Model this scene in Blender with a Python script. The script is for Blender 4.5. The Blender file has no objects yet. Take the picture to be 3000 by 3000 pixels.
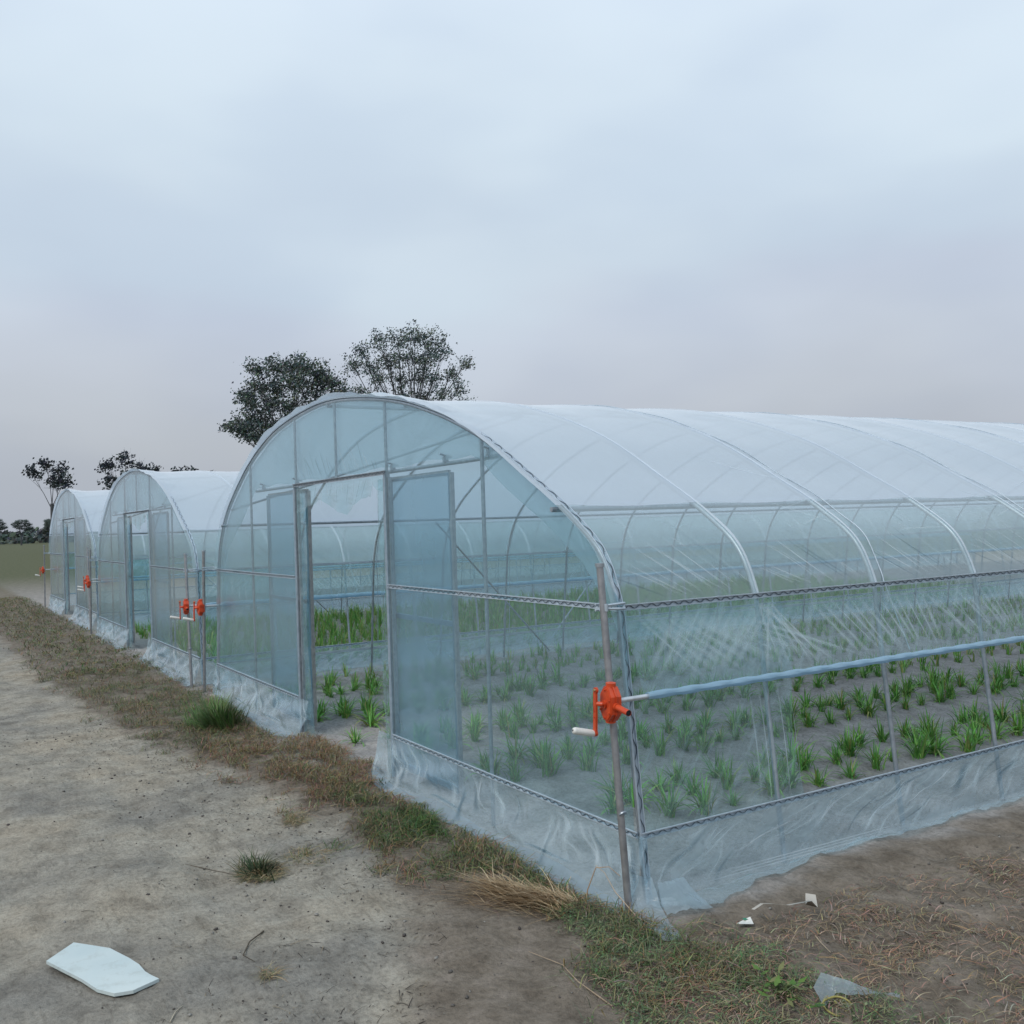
import bpy, math, random
import numpy as np
from mathutils import Vector, Matrix, noise
random.seed(7); np.random.seed(7)
R = math.radians
sc = bpy.context.scene
COL = sc.collection

# ------------------------------------------------------------------ camera
cam_d = bpy.data.cameras.new("camera"); cam = bpy.data.objects.new("camera", cam_d); COL.objects.link(cam)
yaw, pitch, roll = R(58.6374), R(0.594), R(1.8311)
fwd = Vector((-math.sin(yaw)*math.cos(pitch), math.cos(yaw)*math.cos(pitch), math.sin(pitch)))
rt = Vector((math.cos(yaw), math.sin(yaw), 0)); up = rt.cross(fwd)
r_ = rt*math.cos(roll) - up*math.sin(roll); u_ = rt*math.sin(roll) + up*math.cos(roll)
CAMPOS = Vector((3.2409, -2.5445, 1.6))
cam.matrix_world = Matrix(((r_.x, u_.x, -fwd.x, CAMPOS.x), (r_.y, u_.y, -fwd.y, CAMPOS.y), (r_.z, u_.z, -fwd.z, CAMPOS.z), (0, 0, 0, 1)))
cam_d.sensor_width = 36; cam_d.lens = 36*2868.09/3000
cam_d.clip_start = 0.05; cam_d.clip_end = 3000
sc.camera = cam

# ------------------------------------------------------------------ light
SUN_EL, SUN_AZ = R(48), R(165)      # azimuth from +Y toward +X
def srgb(r, g, b):
    f = lambda c: (c/255/12.92) if c/255 <= .04045 else ((c/255+.055)/1.055)**2.4
    return (f(r), f(g), f(b), 1)
w = bpy.data.worlds.new("World"); sc.world = w; w.use_nodes = True
nt = w.node_tree; N = nt.nodes; Lk = nt.links; N.clear()
out = N.new("ShaderNodeOutputWorld"); bg = N.new("ShaderNodeBackground"); bg.inputs[1].default_value = 0.1
sky = N.new("ShaderNodeTexSky"); sky.sky_type = 'NISHITA'; sky.sun_disc = False
sky.sun_elevation = SUN_EL; sky.sun_rotation = SUN_AZ; sky.dust_density = 3; sky.air_density = 1.5
tc = N.new("ShaderNodeTexCoord"); sep = N.new("ShaderNodeSeparateXYZ"); Lk.new(tc.outputs["Generated"], sep.inputs[0])
ns = N.new("ShaderNodeTexNoise"); ns.inputs["Scale"].default_value = 2.2; ns.inputs["Detail"].default_value = 4; ns.inputs["Roughness"].default_value = .45
mp = N.new("ShaderNodeMapping"); mp.inputs["Scale"].default_value = (1, 1, 2.6); mp.inputs["Location"].default_value = (.3, 1.2, .4)
Lk.new(tc.outputs["Generated"], mp.inputs[0]); Lk.new(mp.outputs[0], ns.inputs["Vector"])
ma = N.new("ShaderNodeMath"); ma.operation = 'MULTIPLY_ADD'; ma.inputs[1].default_value = .22; Lk.new(ns.outputs["Fac"], ma.inputs[0]); Lk.new(sep.outputs["Z"], ma.inputs[2])
sb = N.new("ShaderNodeMath"); sb.operation = 'SUBTRACT'; sb.inputs[1].default_value = .11; Lk.new(ma.outputs[0], sb.inputs[0])
rp = N.new("ShaderNodeValToRGB"); Lk.new(sb.outputs[0], rp.inputs[0])
cr = rp.color_ramp
stops = [(0.0, (172, 177, 185)), (.05, (176, 182, 191)), (.12, (184, 191, 203)), (.20, (191, 200, 214)), (.25, (195, 208, 221)), (.34, (204, 218, 230)), (.50, (212, 226, 240)), (1.0, (210, 224, 238))]
while len(cr.elements) < len(stops): cr.elements.new(.5)
for e, (p, c) in zip(cr.elements, stops): e.position = p; e.color = srgb(*c)
gain = N.new("ShaderNodeVectorMath"); gain.operation = 'SCALE'; gain.inputs["Scale"].default_value = 10.4
cn = N.new("ShaderNodeTexNoise"); cn.inputs["Scale"].default_value = 3.1; cn.inputs["Detail"].default_value = 3; cn.inputs["Roughness"].default_value = .4
Lk.new(mp.outputs[0], cn.inputs["Vector"])
cr2 = N.new("ShaderNodeValToRGB"); Lk.new(cn.outputs["Fac"], cr2.inputs[0]); cr2.color_ramp.interpolation = 'EASE'
cr2.color_ramp.elements[0].position = .34; cr2.color_ramp.elements[0].color = (.93, .945, .975, 1); cr2.color_ramp.elements[1].position = .66; cr2.color_ramp.elements[1].color = (1.05, 1.05, 1.04, 1)
cm2 = N.new("ShaderNodeMix"); cm2.data_type = 'RGBA'; cm2.blend_type = 'MULTIPLY'; cm2.inputs[0].default_value = 1
Lk.new(rp.outputs[0], cm2.inputs[6]); Lk.new(cr2.outputs[0], cm2.inputs[7]); Lk.new(cm2.outputs[2], gain.inputs[0])
mx = N.new("ShaderNodeMix"); mx.data_type = 'RGBA'; mx.inputs[0].default_value = .92
Lk.new(sky.outputs[0], mx.inputs[6]); Lk.new(gain.outputs[0], mx.inputs[7])
Lk.new(mx.outputs[2], bg.inputs[0]); Lk.new(bg.outputs[0], out.inputs[0])
sun_d = bpy.data.lights.new("sun", 'SUN'); sun_d.energy = 1.5; sun_d.angle = R(22); sun_d.color = (1, .95, .88)
sun = bpy.data.objects.new("sun", sun_d); COL.objects.link(sun)
sun.rotation_euler = (R(90)-SUN_EL, 0, math.pi - SUN_AZ)
sc.view_settings.view_transform = 'Standard'; sc.view_settings.look = 'None'; sc.view_settings.gamma = 1
sc.view_settings.exposure = 0.10
sc.cycles.transparent_max_bounces = 64; sc.cycles.max_bounces = 10; sc.cycles.transmission_bounces = 8
sc.cycles.diffuse_bounces = 3; sc.cycles.glossy_bounces = 3

# ------------------------------------------------------------------ mesh helper
class MB:
    def __init__(s): s.v = []; s.f = []; s.m = []; s.uv = []; s.col = []; s.smooth = []
    def add(s, vs, fs, mat=0, uvs=None, col=None, smooth=True):
        b = len(s.v); s.v.extend([tuple(p) for p in vs])
        for k, f in enumerate(fs):
            s.f.append([i+b for i in f]); s.m.append(mat); s.smooth.append(smooth)
            s.uv.append(uvs[k] if uvs else [(0, 0)]*len(f))
        s.col.extend([col or (1, 1, 1)]*len(vs))
    def box(s, c, d, mat=0, M=None, smooth=False, col=None):
        vs = [Vector(((i & 1)-.5, ((i >> 1) & 1)-.5, ((i >> 2) & 1)-.5)) for i in range(8)]
        vs = [Vector((v.x*d[0], v.y*d[1], v.z*d[2])) for v in vs]
        if M is not None: vs = [M @ v for v in vs]
        s.add([v+Vector(c) for v in vs], [(0, 2, 3, 1), (4, 5, 7, 6), (0, 1, 5, 4), (2, 6, 7, 3), (0, 4, 6, 2), (1, 3, 7, 5)], mat, smooth=smooth, col=col)
    def tube(s, pts, rad, n=8, mat=0, cap=True, col=None):
        pts = [Vector(p) for p in pts]; m = len(pts)
        rads = rad if isinstance(rad, (list, tuple)) else [rad]*m
        vs = []; ref = None
        for i, p in enumerate(pts):
            t = (pts[min(i+1, m-1)]-pts[max(i-1, 0)]).normalized()
            if ref is None: ref = Vector((0, 0, 1)) if abs(t.z) < .9 else Vector((1, 0, 0))
            a = (ref-t*ref.dot(t)).normalized(); ref = a; b = t.cross(a)
            for k in range(n):
                th = 2*math.pi*k/n; vs.append(p+(a*math.cos(th)+b*math.sin(th))*rads[i])
        fs = []
        for i in range(m-1):
            for k in range(n):
                k2 = (k+1) % n; fs.append((i*n+k, i*n+k2, (i+1)*n+k2, (i+1)*n+k))
        s.add(vs, fs, mat, col=col)
        if cap:
            s.add([vs[k] for k in range(n)][::-1], [tuple(range(n))], mat, smooth=False, col=col)
            s.add([vs[(m-1)*n+k] for k in range(n)], [tuple(range(n))], mat, smooth=False, col=col)
    def grid(s, P, mat=0, uv=None):       # P[i][j] points
        a = len(P); b = len(P[0]); vs = [p for row in P for p in row]; fs = []; us = []
        for i in range(a-1):
            for j in range(b-1):
                fs.append((i*b+j, (i+1)*b+j, (i+1)*b+j+1, i*b+j+1))
                us.append([(i/(a-1), j/(b-1)), ((i+1)/(a-1), j/(b-1)), ((i+1)/(a-1), (j+1)/(b-1)), (i/(a-1), (j+1)/(b-1))])
        s.add(vs, fs, mat, us)
    def channel(s, pts, nrm, wid, width=.028, mat=0, wire=1, period=.062, wv=True):
        """wire-lock film channel: flat base, two lips, zigzag spring wire. nrm/wid: functions of index."""
        pts = [Vector(p) for p in pts]; m = len(pts)
        def strip(o1, o2, h1, h2, mt):
            vs = []
            for i, p in enumerate(pts):
                n = nrm(i); q = wid(i)
                vs += [p+q*o1+n*h1, p+q*o2+n*h1, p+q*o2+n*h2, p+q*o1+n*h2]
            fs = []
            for i in range(m-1):
                for k in range(4): fs.append((i*4+k, i*4+(k+1) % 4, (i+1)*4+(k+1) % 4, (i+1)*4+k))
            fs += [(3, 2, 1, 0), tuple((m-1)*4+k for k in range(4))]
            s.add(vs, fs, mt, smooth=False)
        h = width/2
        strip(-h, h, 0, .0015, mat)
        strip(-h, -h+.0045, .0016, .008, mat); strip(h-.0045, h, .0016, .008, mat)
        if wv:
            L = [0]
            for i in range(1, m): L.append(L[-1]+(pts[i]-pts[i-1]).length)
            n2 = int(L[-1]/(period/2)); a = h-.006; zz = []
            for k in range(n2+1):
                for e in (-.32, .32):
                    t = min(max((k+e*.5+.5)*period/2, 0), L[-1]); j = 0
                    j = min(int(np.searchsorted(L, t, side='right'))-1, m-2)
                    u = (t-L[j])/max(L[j+1]-L[j], 1e-6); p = pts[j].lerp(pts[j+1], u)
                    q = wid(j).lerp(wid(j+1), u); n = nrm(j).lerp(nrm(j+1), u)
                    zz.append(p+q*(a if k % 2 else -a)+n*(.006))
            s.tube(zz, .0021, 4, wire, cap=False)
    def build(s, name, mats, parent=None, loc=None, colors=False):
        me = bpy.data.meshes.new(name); me.from_pydata(s.v, [], s.f)
        for mt in (mats if isinstance(mats, (list, tuple)) else [mats]): me.materials.append(mt)
        me.polygons.foreach_set("material_index", s.m); me.polygons.foreach_set("use_smooth", s.smooth)
        uvl = me.uv_layers.new(name="UVMap"); uvl.data.foreach_set("uv", [c for f in s.uv for p in f for c in p])
        if colors:
            ca = me.color_attributes.new("Col", 'FLOAT_COLOR', 'POINT')
            ca.data.foreach_set("color", [x for c in s.col for x in (c[0], c[1], c[2], 1)])
        me.update()
        o = bpy.data.objects.new(name, me); COL.objects.link(o)
        if parent: o.parent = parent
        if loc: o.location = loc
        return o
def tag(o, label=None, cat=None, group=None, kind=None):
    if label: o["label"] = label
    if cat: o["category"] = cat
    if group: o["group"] = group
    if kind: o["kind"] = kind
    return o
def empty(name, loc):
    o = bpy.data.objects.new(name, None); COL.objects.link(o); o.location = loc; o.empty_display_size = .1; return o
def fbm(x, y, z=0, o=3):
    return noise.fractal(Vector((x, y, z)), .6, 2.1, o)
def smooth(a, b, x):
    t = min(max((x-a)/(b-a), 0), 1); return t*t*(3-2*t)

# ------------------------------------------------------------------ materials
def mat(name, rough=.6, metal=0, color=(.5, .5, .5, 1)):
    m = bpy.data.materials.new(name); m.use_nodes = True; b = m.node_tree.nodes["Principled BSDF"]
    b.inputs["Base Color"].default_value = color; b.inputs["Roughness"].default_value = rough; b.inputs["Metallic"].default_value = metal
    return m, m.node_tree, b
def tex_noise(t, scale, detail=4, vec=None, rough=.55):
    n = t.nodes.new("ShaderNodeTexNoise"); n.inputs["Scale"].default_value = scale; n.inputs["Detail"].default_value = detail
    n.inputs["Roughness"].default_value = rough
    if vec is None:
        c = t.nodes.new("ShaderNodeTexCoord"); vec = c.outputs["Object"]
    t.links.new(vec, n.inputs["Vector"]); return n
def ramp(t, src, stops):
    r = t.nodes.new("ShaderNodeValToRGB"); t.links.new(src, r.inputs[0])
    while len(r.color_ramp.elements) < len(stops): r.color_ramp.elements.new(.5)
    for e, (p, c) in zip(r.color_ramp.elements, stops): e.position = p; e.color = c if len(c) == 4 else (*c, 1)
    return r
def mixc(t, fac, a, b, mode='MIX'):
    m = t.nodes.new("ShaderNodeMix"); m.data_type = 'RGBA'; m.blend_type = mode
    for sck, v in ((m.inputs[0], fac), (m.inputs[6], a), (m.inputs[7], b)):
        if hasattr(v, "links") or isinstance(v, bpy.types.NodeSocket): t.links.new(v, sck)
        else: sck.default_value = v
    return m.outputs[2]
def bump(t, b, h, strength, dist):
    n = t.nodes.new("ShaderNodeBump"); n.inputs["Strength"].default_value = strength; n.inputs["Distance"].default_value = dist
    t.links.new(h, n.inputs["Height"]); t.links.new(n.outputs[0], b.inputs["Normal"]); return n
def galv(name, c1, c2, rough=.42, metal=.75):
    m, t, b = mat(name, rough, metal)
    n = tex_noise(t, 30, 5); r = ramp(t, n.outputs["Fac"], [(.3, c1), (.7, c2)]); t.links.new(r.outputs[0], b.inputs["Base Color"])
    n2 = tex_noise(t, 7, 3); r2 = ramp(t, n2.outputs["Fac"], [(.3, (rough-.1,)*3), (.7, (rough+.15,)*3)]); t.links.new(r2.outputs[0], b.inputs["Roughness"])
    return m
M = {}
M['steel'] = galv("galvanised_steel", (.30, .34, .38), (.46, .50, .54))
M['steel_bright'] = galv("bright_galvanised_steel", (.50, .53, .56), (.66, .70, .73), .35, .5)
M['channel'] = galv("channel_steel", (.40, .48, .55), (.54, .62, .69), .4, .35)
M['post'] = galv("weathered_post_steel", (.27, .275, .29), (.42, .42, .43), .4, .75)
M['wire'], t, b = mat("dark_spring_wire", .5, .2, (.045, .06, .085, 1))
n = tex_noise(t, 20); r = ramp(t, n.outputs["Fac"], [(.3, (.035, .055, .08)), (.7, (.07, .10, .13))]); t.links.new(r.outputs[0], b.inputs["Base Color"])
M['orange'], t, b = mat("orange_paint", .38, 0)
n = tex_noise(t, 25, 5); r = ramp(t, n.outputs["Fac"], [(.28, (.30, .035, .012)), (.42, (.52, .055, .014)), (.75, (.66, .09, .022))]); t.links.new(r.outputs[0], b.inputs["Base Color"])
n = tex_noise(t, 90, 3); bump(t, b, n.outputs["Fac"], .15, .002)
M['white'], t, b = mat("white_plastic", .45, 0)
n = tex_noise(t, 40, 3); r = ramp(t, n.outputs["Fac"], [(.3, (.60, .61, .58)), (.7, (.74, .74, .70))]); t.links.new(r.outputs[0], b.inputs["Base Color"])
M['brass'], _, _ = mat("brass_bolt", .35, .9, (.55, .42, .22, 1))
M['black'], _, _ = mat("hollow_shade", .8, 0, (.01, .01, .012, 1))  # black plug that paints the shade inside hollow ends

def film(name, op, tint, body, rough=.16, crease=0.0, scale=(1, 1, 1), nscale=5., bstr=.25, patch=.5, spec=1.0, uvfade=False, ior=1.45, rot=None, cr_lo=.55, cr_hi=.75):
    """thin plastic film: tinted transparency + milky scatter + glossy skin"""
    m = bpy.data.materials.new(name); m.use_nodes = True; t = m.node_tree; t.nodes.clear()
    o = t.nodes.new("ShaderNodeOutputMaterial"); tr = t.nodes.new("ShaderNodeBsdfTransparent"); tr.inputs[0].default_value = (*tint, 1)
    df = t.nodes.new("ShaderNodeBsdfDiffuse"); tl = t.nodes.new("ShaderNodeBsdfTranslucent"); gl = t.nodes.new("ShaderNodeBsdfGlossy")
    df.inputs[0].default_value = (*body, 1); tl.inputs[0].default_value = (*body, 1); gl.inputs["Roughness"].default_value = rough
    gl.inputs[0].default_value = (spec, spec, spec, 1)
    ms = t.nodes.new("ShaderNodeMixShader"); ms.inputs[0].default_value = .5; t.links.new(df.outputs[0], ms.inputs[1]); t.links.new(tl.outputs[0], ms.inputs[2])
    tcn = t.nodes.new("ShaderNodeTexCoord"); mpn = t.nodes.new("ShaderNodeMapping"); mpn.inputs["Scale"].default_value = scale
    if rot: mpn.vector_type = 'TEXTURE'; mpn.inputs["Rotation"].default_value = [R(a) for a in rot]
    t.links.new(tcn.outputs["Object"], mpn.inputs[0])
    n1 = tex_noise(t, nscale, 5, mpn.outputs[0]); n0 = tex_noise(t, .9, 3, tcn.outputs["Object"])
    bm = t.nodes.new("ShaderNodeBump"); bm.inputs["Strength"].default_value = bstr; bm.inputs["Distance"].default_value = .02
    t.links.new(n1.outputs["Fac"], bm.inputs["Height"])
    for s_ in (df, tl, gl): t.links.new(bm.outputs[0], s_.inputs["Normal"])
    # opacity varies a little over the sheet (dust, folds)
    mm = t.nodes.new("ShaderNodeMapRange"); mm.inputs[1].default_value = .3; mm.inputs[2].default_value = .7
    mm.inputs[3].default_value = op*(1-patch*.5); mm.inputs[4].default_value = op*(1+patch*.5); t.links.new(n0.outputs["Fac"], mm.inputs[0])
    fac = mm.outputs[0]
    if crease:
        mr = t.nodes.new("ShaderNodeMapRange"); mr.inputs[1].default_value = cr_lo; mr.inputs[2].default_value = cr_hi; mr.inputs[3].default_value = 0; mr.inputs[4].default_value = crease
        t.links.new(n1.outputs["Fac"], mr.inputs[0]); ad = t.nodes.new("ShaderNodeMath"); ad.operation = 'ADD'
        t.links.new(fac, ad.inputs[0]); t.links.new(mr.outputs[0], ad.inputs[1]); fac = ad.outputs[0]
    if uvfade:
        uv = t.nodes.new("ShaderNodeSeparateXYZ"); t.links.new(tcn.outputs["UV"], uv.inputs[0])
        outs = []
        for k, pw in (("X", .8), ("Y", 1.6)):
            a = t.nodes.new("ShaderNodeMath"); a.operation = 'MULTIPLY'; a.inputs[1].default_value = math.pi; t.links.new(uv.outputs[k], a.inputs[0])
            s1 = t.nodes.new("ShaderNodeMath"); s1.operation = 'SINE'; t.links.new(a.outputs[0], s1.inputs[0])
            ab = t.nodes.new("ShaderNodeMath"); ab.operation = 'ABSOLUTE'; t.links.new(s1.outputs[0], ab.inputs[0])
            pq = t.nodes.new("ShaderNodeMath"); pq.operation = 'POWER'; pq.inputs[1].default_value = pw; t.links.new(ab.outputs[0], pq.inputs[0]); outs.append(pq.outputs[0])
        mu = t.nodes.new("ShaderNodeMath"); mu.operation = 'MULTIPLY'; t.links.new(outs[0], mu.inputs[0]); t.links.new(outs[1], mu.inputs[1])
        m2 = t.nodes.new("ShaderNodeMath"); m2.operation = 'MULTIPLY'; t.links.new(mu.outputs[0], m2.inputs[0]); t.links.new(fac, m2.inputs[1]); fac = m2.outputs[0]
    m1 = t.nodes.new("ShaderNodeMixShader"); t.links.new(fac, m1.inputs[0]); t.links.new(tr.outputs[0], m1.inputs[1]); t.links.new(ms.outputs[0], m1.inputs[2])
    if uvfade:
        t.links.new(m1.outputs[0], o.inputs[0]); tr.inputs[0].default_value = (1, 1, 1, 1); return m
    fr = t.nodes.new("ShaderNodeFresnel"); geo = t.nodes.new("ShaderNodeNewGeometry"); mi = t.nodes.new("ShaderNodeMix")   # same gloss on both faces of the thin film
    mi.inputs[2].default_value = ior; mi.inputs[3].default_value = 1/ior; t.links.new(geo.outputs["Backfacing"], mi.inputs[0]); t.links.new(mi.outputs[0], fr.inputs[0])
    m3 = t.nodes.new("ShaderNodeMixShader"); t.links.new(fr.outputs[0], m3.inputs[0]); t.links.new(m1.outputs[0], m3.inputs[1]); t.links.new(gl.outputs[0], m3.inputs[2])
    t.links.new(m3.outputs[0], o.inputs[0]); return m
TINT = (.86, .95, .955)
M['film_end'] = film("clear_end_film", .20, (.78, .91, .94), (.42, .61, .72), .2, nscale=2.5, bstr=.12)
M['film_gable'] = film("folded_gable_film", .50, (.86, .94, .96), (.57, .72, .80), .2, nscale=2.0, bstr=.15, patch=.25)
M['film_roof'] = film("milky_roof_film", .80, (.95, .98, .99), (.70, .80, .90), .3, nscale=2.2, bstr=.35, scale=(.5, 1.6, .5), patch=.14)
M['film_contact'] = film("film_pressed_on_hoop", .92, (.95, .98, .99), (.80, .87, .93), .25, nscale=6, bstr=.3, patch=.1)
M['film_shoulder'] = film("clear_roof_shoulder_film", .36, (.88, .95, .96), (.62, .76, .82), .18, nscale=3, bstr=.3, scale=(1, 3, 1), patch=.3)
M['film_side'] = film("wrinkled_side_film", .13, (.78, .91, .92), (.58, .76, .82), .14, crease=.22, scale=(1, .14, 1), nscale=3.2, bstr=.6, rot=(-38, 0, 0), cr_lo=.5, cr_hi=.7)
M['film_door'] = film("door_leaf_film", .44, (.74, .88, .93), (.28, .47, .62), .22, nscale=2, bstr=.1, patch=.3)
M['film_skirt'] = film("skirt_film", .27, (.87, .95, .97), (.62, .79, .89), .10, crease=.12, scale=(.7, .7, .22), nscale=3.2, bstr=.8, rot=(22, 24, 0), cr_lo=.5, cr_hi=.7)
M['film_hem'] = film("film_on_soil", .40, (.88, .95, .97), (.50, .68, .82), .12, crease=.12, nscale=9, bstr=.7)
M['film_loose'] = film("loose_crumpled_film", .45, (.9, .96, .97), (.55, .67, .75), .12, crease=.3, nscale=14, bstr=.9)
M['film_roll'] = film("rolled_film", .97, (.9, .96, .97), (.42, .62, .76), .14, scale=(3, 1, 3), nscale=10, bstr=.6)
M['crease'] = film("film_crease", .42, (1, 1, 1), (.80, .88, .92), uvfade=True)  # denser folded film, with the fold highlight painted into its pale colour
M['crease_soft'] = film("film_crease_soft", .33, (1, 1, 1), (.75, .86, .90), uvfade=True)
M['crease_shade'] = film("film_crease_shade", .38, (1, 1, 1), (.12, .22, .28), uvfade=True)  # painted shade of the folds, dark strips laid over the film

def vcol_mat(name, rough=.75, trans=.0, var=.25):
    m, t, b = mat(name, rough)
    at = t.nodes.new("ShaderNodeVertexColor"); at.layer_name = "Col"
    n = tex_noise(t, 40, 3); r = ramp(t, n.outputs["Fac"], [(.3, (1-var,)*3), (.7, (1+var*.4,)*3)])
    t.links.new(mixc(t, 1.0, at.outputs[0], r.outputs[0], 'MULTIPLY'), b.inputs["Base Color"])
    b.inputs["Specular IOR Level"].default_value = .25
    return m
M['leaf'] = vcol_mat("crop_leaf", .5); M['straw'] = vcol_mat("straw_and_grass", .8); M['weed'] = vcol_mat("weed_leaf", .6)
M['tree_leaf'] = vcol_mat("tree_leaf", .7)
M['bark'], t, b = mat("bark", .9)
n = tex_noise(t, 6, 5); r = ramp(t, n.outputs["Fac"], [(.3, (.045, .05, .055)), (.7, (.09, .092, .098))]); t.links.new(r.outputs[0], b.inputs["Base Color"])

# ground material ------------------------------------------------------
M['soil'], t, b = mat("soil", .95)
at = t.nodes.new("ShaderNodeVertexColor"); at.layer_name = "Col"; sp = t.nodes.new("ShaderNodeSeparateColor"); t.links.new(at.outputs[0], sp.inputs[0])
tcn = t.nodes.new("ShaderNodeTexCoord"); V = tcn.outputs["Object"]
big = tex_noise(t, .9, 6, V); mid = tex_noise(t, 6, 6, V, .65); fine = tex_noise(t, 45, 6, V, .7)
mpn = t.nodes.new("ShaderNodeMapping"); mpn.inputs["Scale"].default_value = (1.6, 9, 1); mpn.inputs["Rotation"].default_value = (0, 0, R(-12)); t.links.new(V, mpn.inputs[0]); streak = tex_noise(t, 4, 6, mpn.outputs[0], .7)
def soilcol(c1, c2, c3):
    a = ramp(t, mid.outputs["Fac"], [(.32, c1), (.5, c2), (.68, c3)])
    f = ramp(t, fine.outputs["Fac"], [(.3, (.62,)*3), (.5, (.95,)*3), (.75, (1.18,)*3)])
    return mixc(t, 1.0, a.outputs[0], f.outputs[0], 'MULTIPLY')
path_c = soilcol((.225, .205, .17), (.315, .292, .245), (.38, .355, .30))
stn = ramp(t, big.outputs["Fac"], [(.38, (.72, .74, .78)), (.5, (1, 1, 1)), (.66, (1.06, 1.0, .93))])
path_c = mixc(t, 1.0, path_c, stn.outputs[0], 'MULTIPLY')
stk = ramp(t, streak.outputs["Fac"], [(.33, (.7, .68, .66)), (.45, (1, 1, 1))]); path_c = mixc(t, .8, path_c, stk.outputs[0], 'MULTIPLY')
sand_c = soilcol((.26, .25, .24), (.335, .322, .31), (.40, .385, .37))
brown_c = soilcol((.13, .108, .085), (.19, .162, .13), (.25, .215, .18))
far_c = soilcol((.06, .075, .04), (.10, .11, .06), (.15, .14, .09))
c = mixc(t, sp.outputs[0], brown_c, path_c); c = mixc(t, sp.outputs[1], c, sand_c); c = mixc(t, sp.outputs[2], c, far_c)
t.links.new(c, b.inputs["Base Color"]); b.inputs["Specular IOR Level"].default_value = .15
hm = mixc(t, .45, mid.outputs["Fac"], fine.outputs["Fac"]); bump(t, b, hm, .9, .03)

# ------------------------------------------------------------------ ground
EDGE = [(-30, -1.6), (-9, -1.35), (-5.2, -1.12), (-4.3, -.93), (-3.6, -.82), (-2.9, -.70), (-2.1, -.66), (-1.6, -.60), (-.95, -.68), (-.3, -.86), (.3, -1.15), (.8, -1.6), (1.4, -2.4), (2, -5), (30, -60)]
ex = [e[0] for e in EDGE]; ey = [e[1] for e in EDGE]
def path_edge(x): return float(np.interp(x, ex, ey))
def grass_edge(x): return float(np.interp(x, [-1.5, -1.0, -.5, 0, .5, 1, 1.6], [path_edge(-1.5), -.55, -.47, -.43, -.60, -.80, -1.1])) if x > -1.5 else path_edge(x)
def gh(x, y):
    """ground height"""
    h = 0.0
    near = 1 if (-14 < x < 5 and -6 < y < 8) else 0
    if near:
        h += .022*fbm(x*1.3, y*1.3, 0, 3)+.010*fbm(x*8, y*8, 3, 4)
        e = path_edge(x); d = y-e
        h -= .018*math.exp(-((d+.75)/.13)**2)*(.7+.5*fbm(x*2, 3, 1, 2))+.012*math.exp(-((d+1.6)/.15)**2)
        h -= .02*smooth(.25, -.25, d)                      # path packed lower
        if y > -.05 and -6.6 < x < -.05:                     # beds and furrows indoors
            ph = (x+1.0)/1.12; f = .5+.5*math.cos(2*math.pi*ph); h += .045*f*smooth(0, .4, y)
            h += .016*fbm(x*6, y*5, 7, 4)
        if x > .12 and y > -.1: h += .03*fbm(x*4, y*4, 5, 4)*smooth(.1, .4, x)+.02*smooth(.2, 1.2, x)
        if -4.2 < x < -2.3 and -.5 < y < .3: h += .03*math.exp(-((x+3.2)**2/.5+(y+.15)**2/.04))
    return h
xs = np.unique(np.round(np.concatenate([np.linspace(-900, -60, 16), np.linspace(-60, -14, 40), np.arange(-14, -6.8, .08), np.arange(-6.8, 2.6, .03), np.arange(2.6, 6, .2), np.linspace(6, 60, 20), np.linspace(60, 900, 14)]), 4))
ys = np.unique(np.round(np.concatenate([np.linspace(-900, -10, 16), np.arange(-10, -3, .5), np.arange(-3, 2.4, .03), np.arange(2.4, 9, .1), np.linspace(9, 60, 40), np.linspace(60, 900, 16)]), 4))
nx, ny = len(xs), len(ys); V3 = np.zeros((nx, ny, 3)); C3 = np.zeros((nx, ny, 4)); C3[..., 3] = 1
pathm = np.zeros((nx, ny))
for i, x in enumerate(xs):
    for j, y in enumerate(ys):
        V3[i, j] = (x, y, gh(x, y))
        jit = .12*fbm(x*3, y*3, 9, 4) if -15 < x < 5 and -6 < y < 5 else 0
        d = path_edge(x)+jit-y
        pm = smooth(-.10, .12, d); pathm[i, j] = pm
        sand = smooth(-.30, .02, y+jit) * smooth(.28, .02, x+jit) * (1 if x > -7 else smooth(-50, -7, x)*.9+.1)
        if -4.1 < x < -2.5: sand = max(sand, smooth(-.55, -.1, y+jit))
        r0 = math.hypot(x, y); far = smooth(22, 45, r0)
        if y > -1 and x > .6: far = max(far, smooth(9, 20, r0))
        C3[i, j, :3] = (pm*(1-far*.6), sand*(1-pm), far*(1-.6*pm))
idx = np.arange(nx*ny).reshape(nx, ny)
quads = np.stack([idx[:-1, :-1], idx[1:, :-1], idx[1:, 1:], idx[:-1, 1:]], -1).reshape(-1, 4)
pm_f = (pathm[:-1, :-1]+pathm[1:, :-1]+pathm[1:, 1:]+pathm[:-1, 1:]).reshape(-1)/4
def sheet(name, sel, label, cat):
    q = quads[sel]; used, inv = np.unique(q, return_inverse=True); q = inv.reshape(q.shape)
    me = bpy.data.meshes.new(name); me.from_pydata(V3.reshape(-1, 3)[used].tolist(), [], q.tolist())
    ca = me.color_attributes.new("Col", 'FLOAT_COLOR', 'POINT'); ca.data.foreach_set("color", C3.reshape(-1, 4)[used].reshape(-1))
    me.polygons.foreach_set("use_smooth", [True]*len(q)); me.materials.append(M['soil']); me.update()
    o = bpy.data.objects.new(name, me); COL.objects.link(o); tag(o, label, cat, kind="structure"); return o
sheet("ground", pm_f <= .5, "brown and grey sandy soil around and inside the greenhouses", "ground")
sheet("path", pm_f > .5, "pale trodden dirt path running past the greenhouse fronts", "path")

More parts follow.
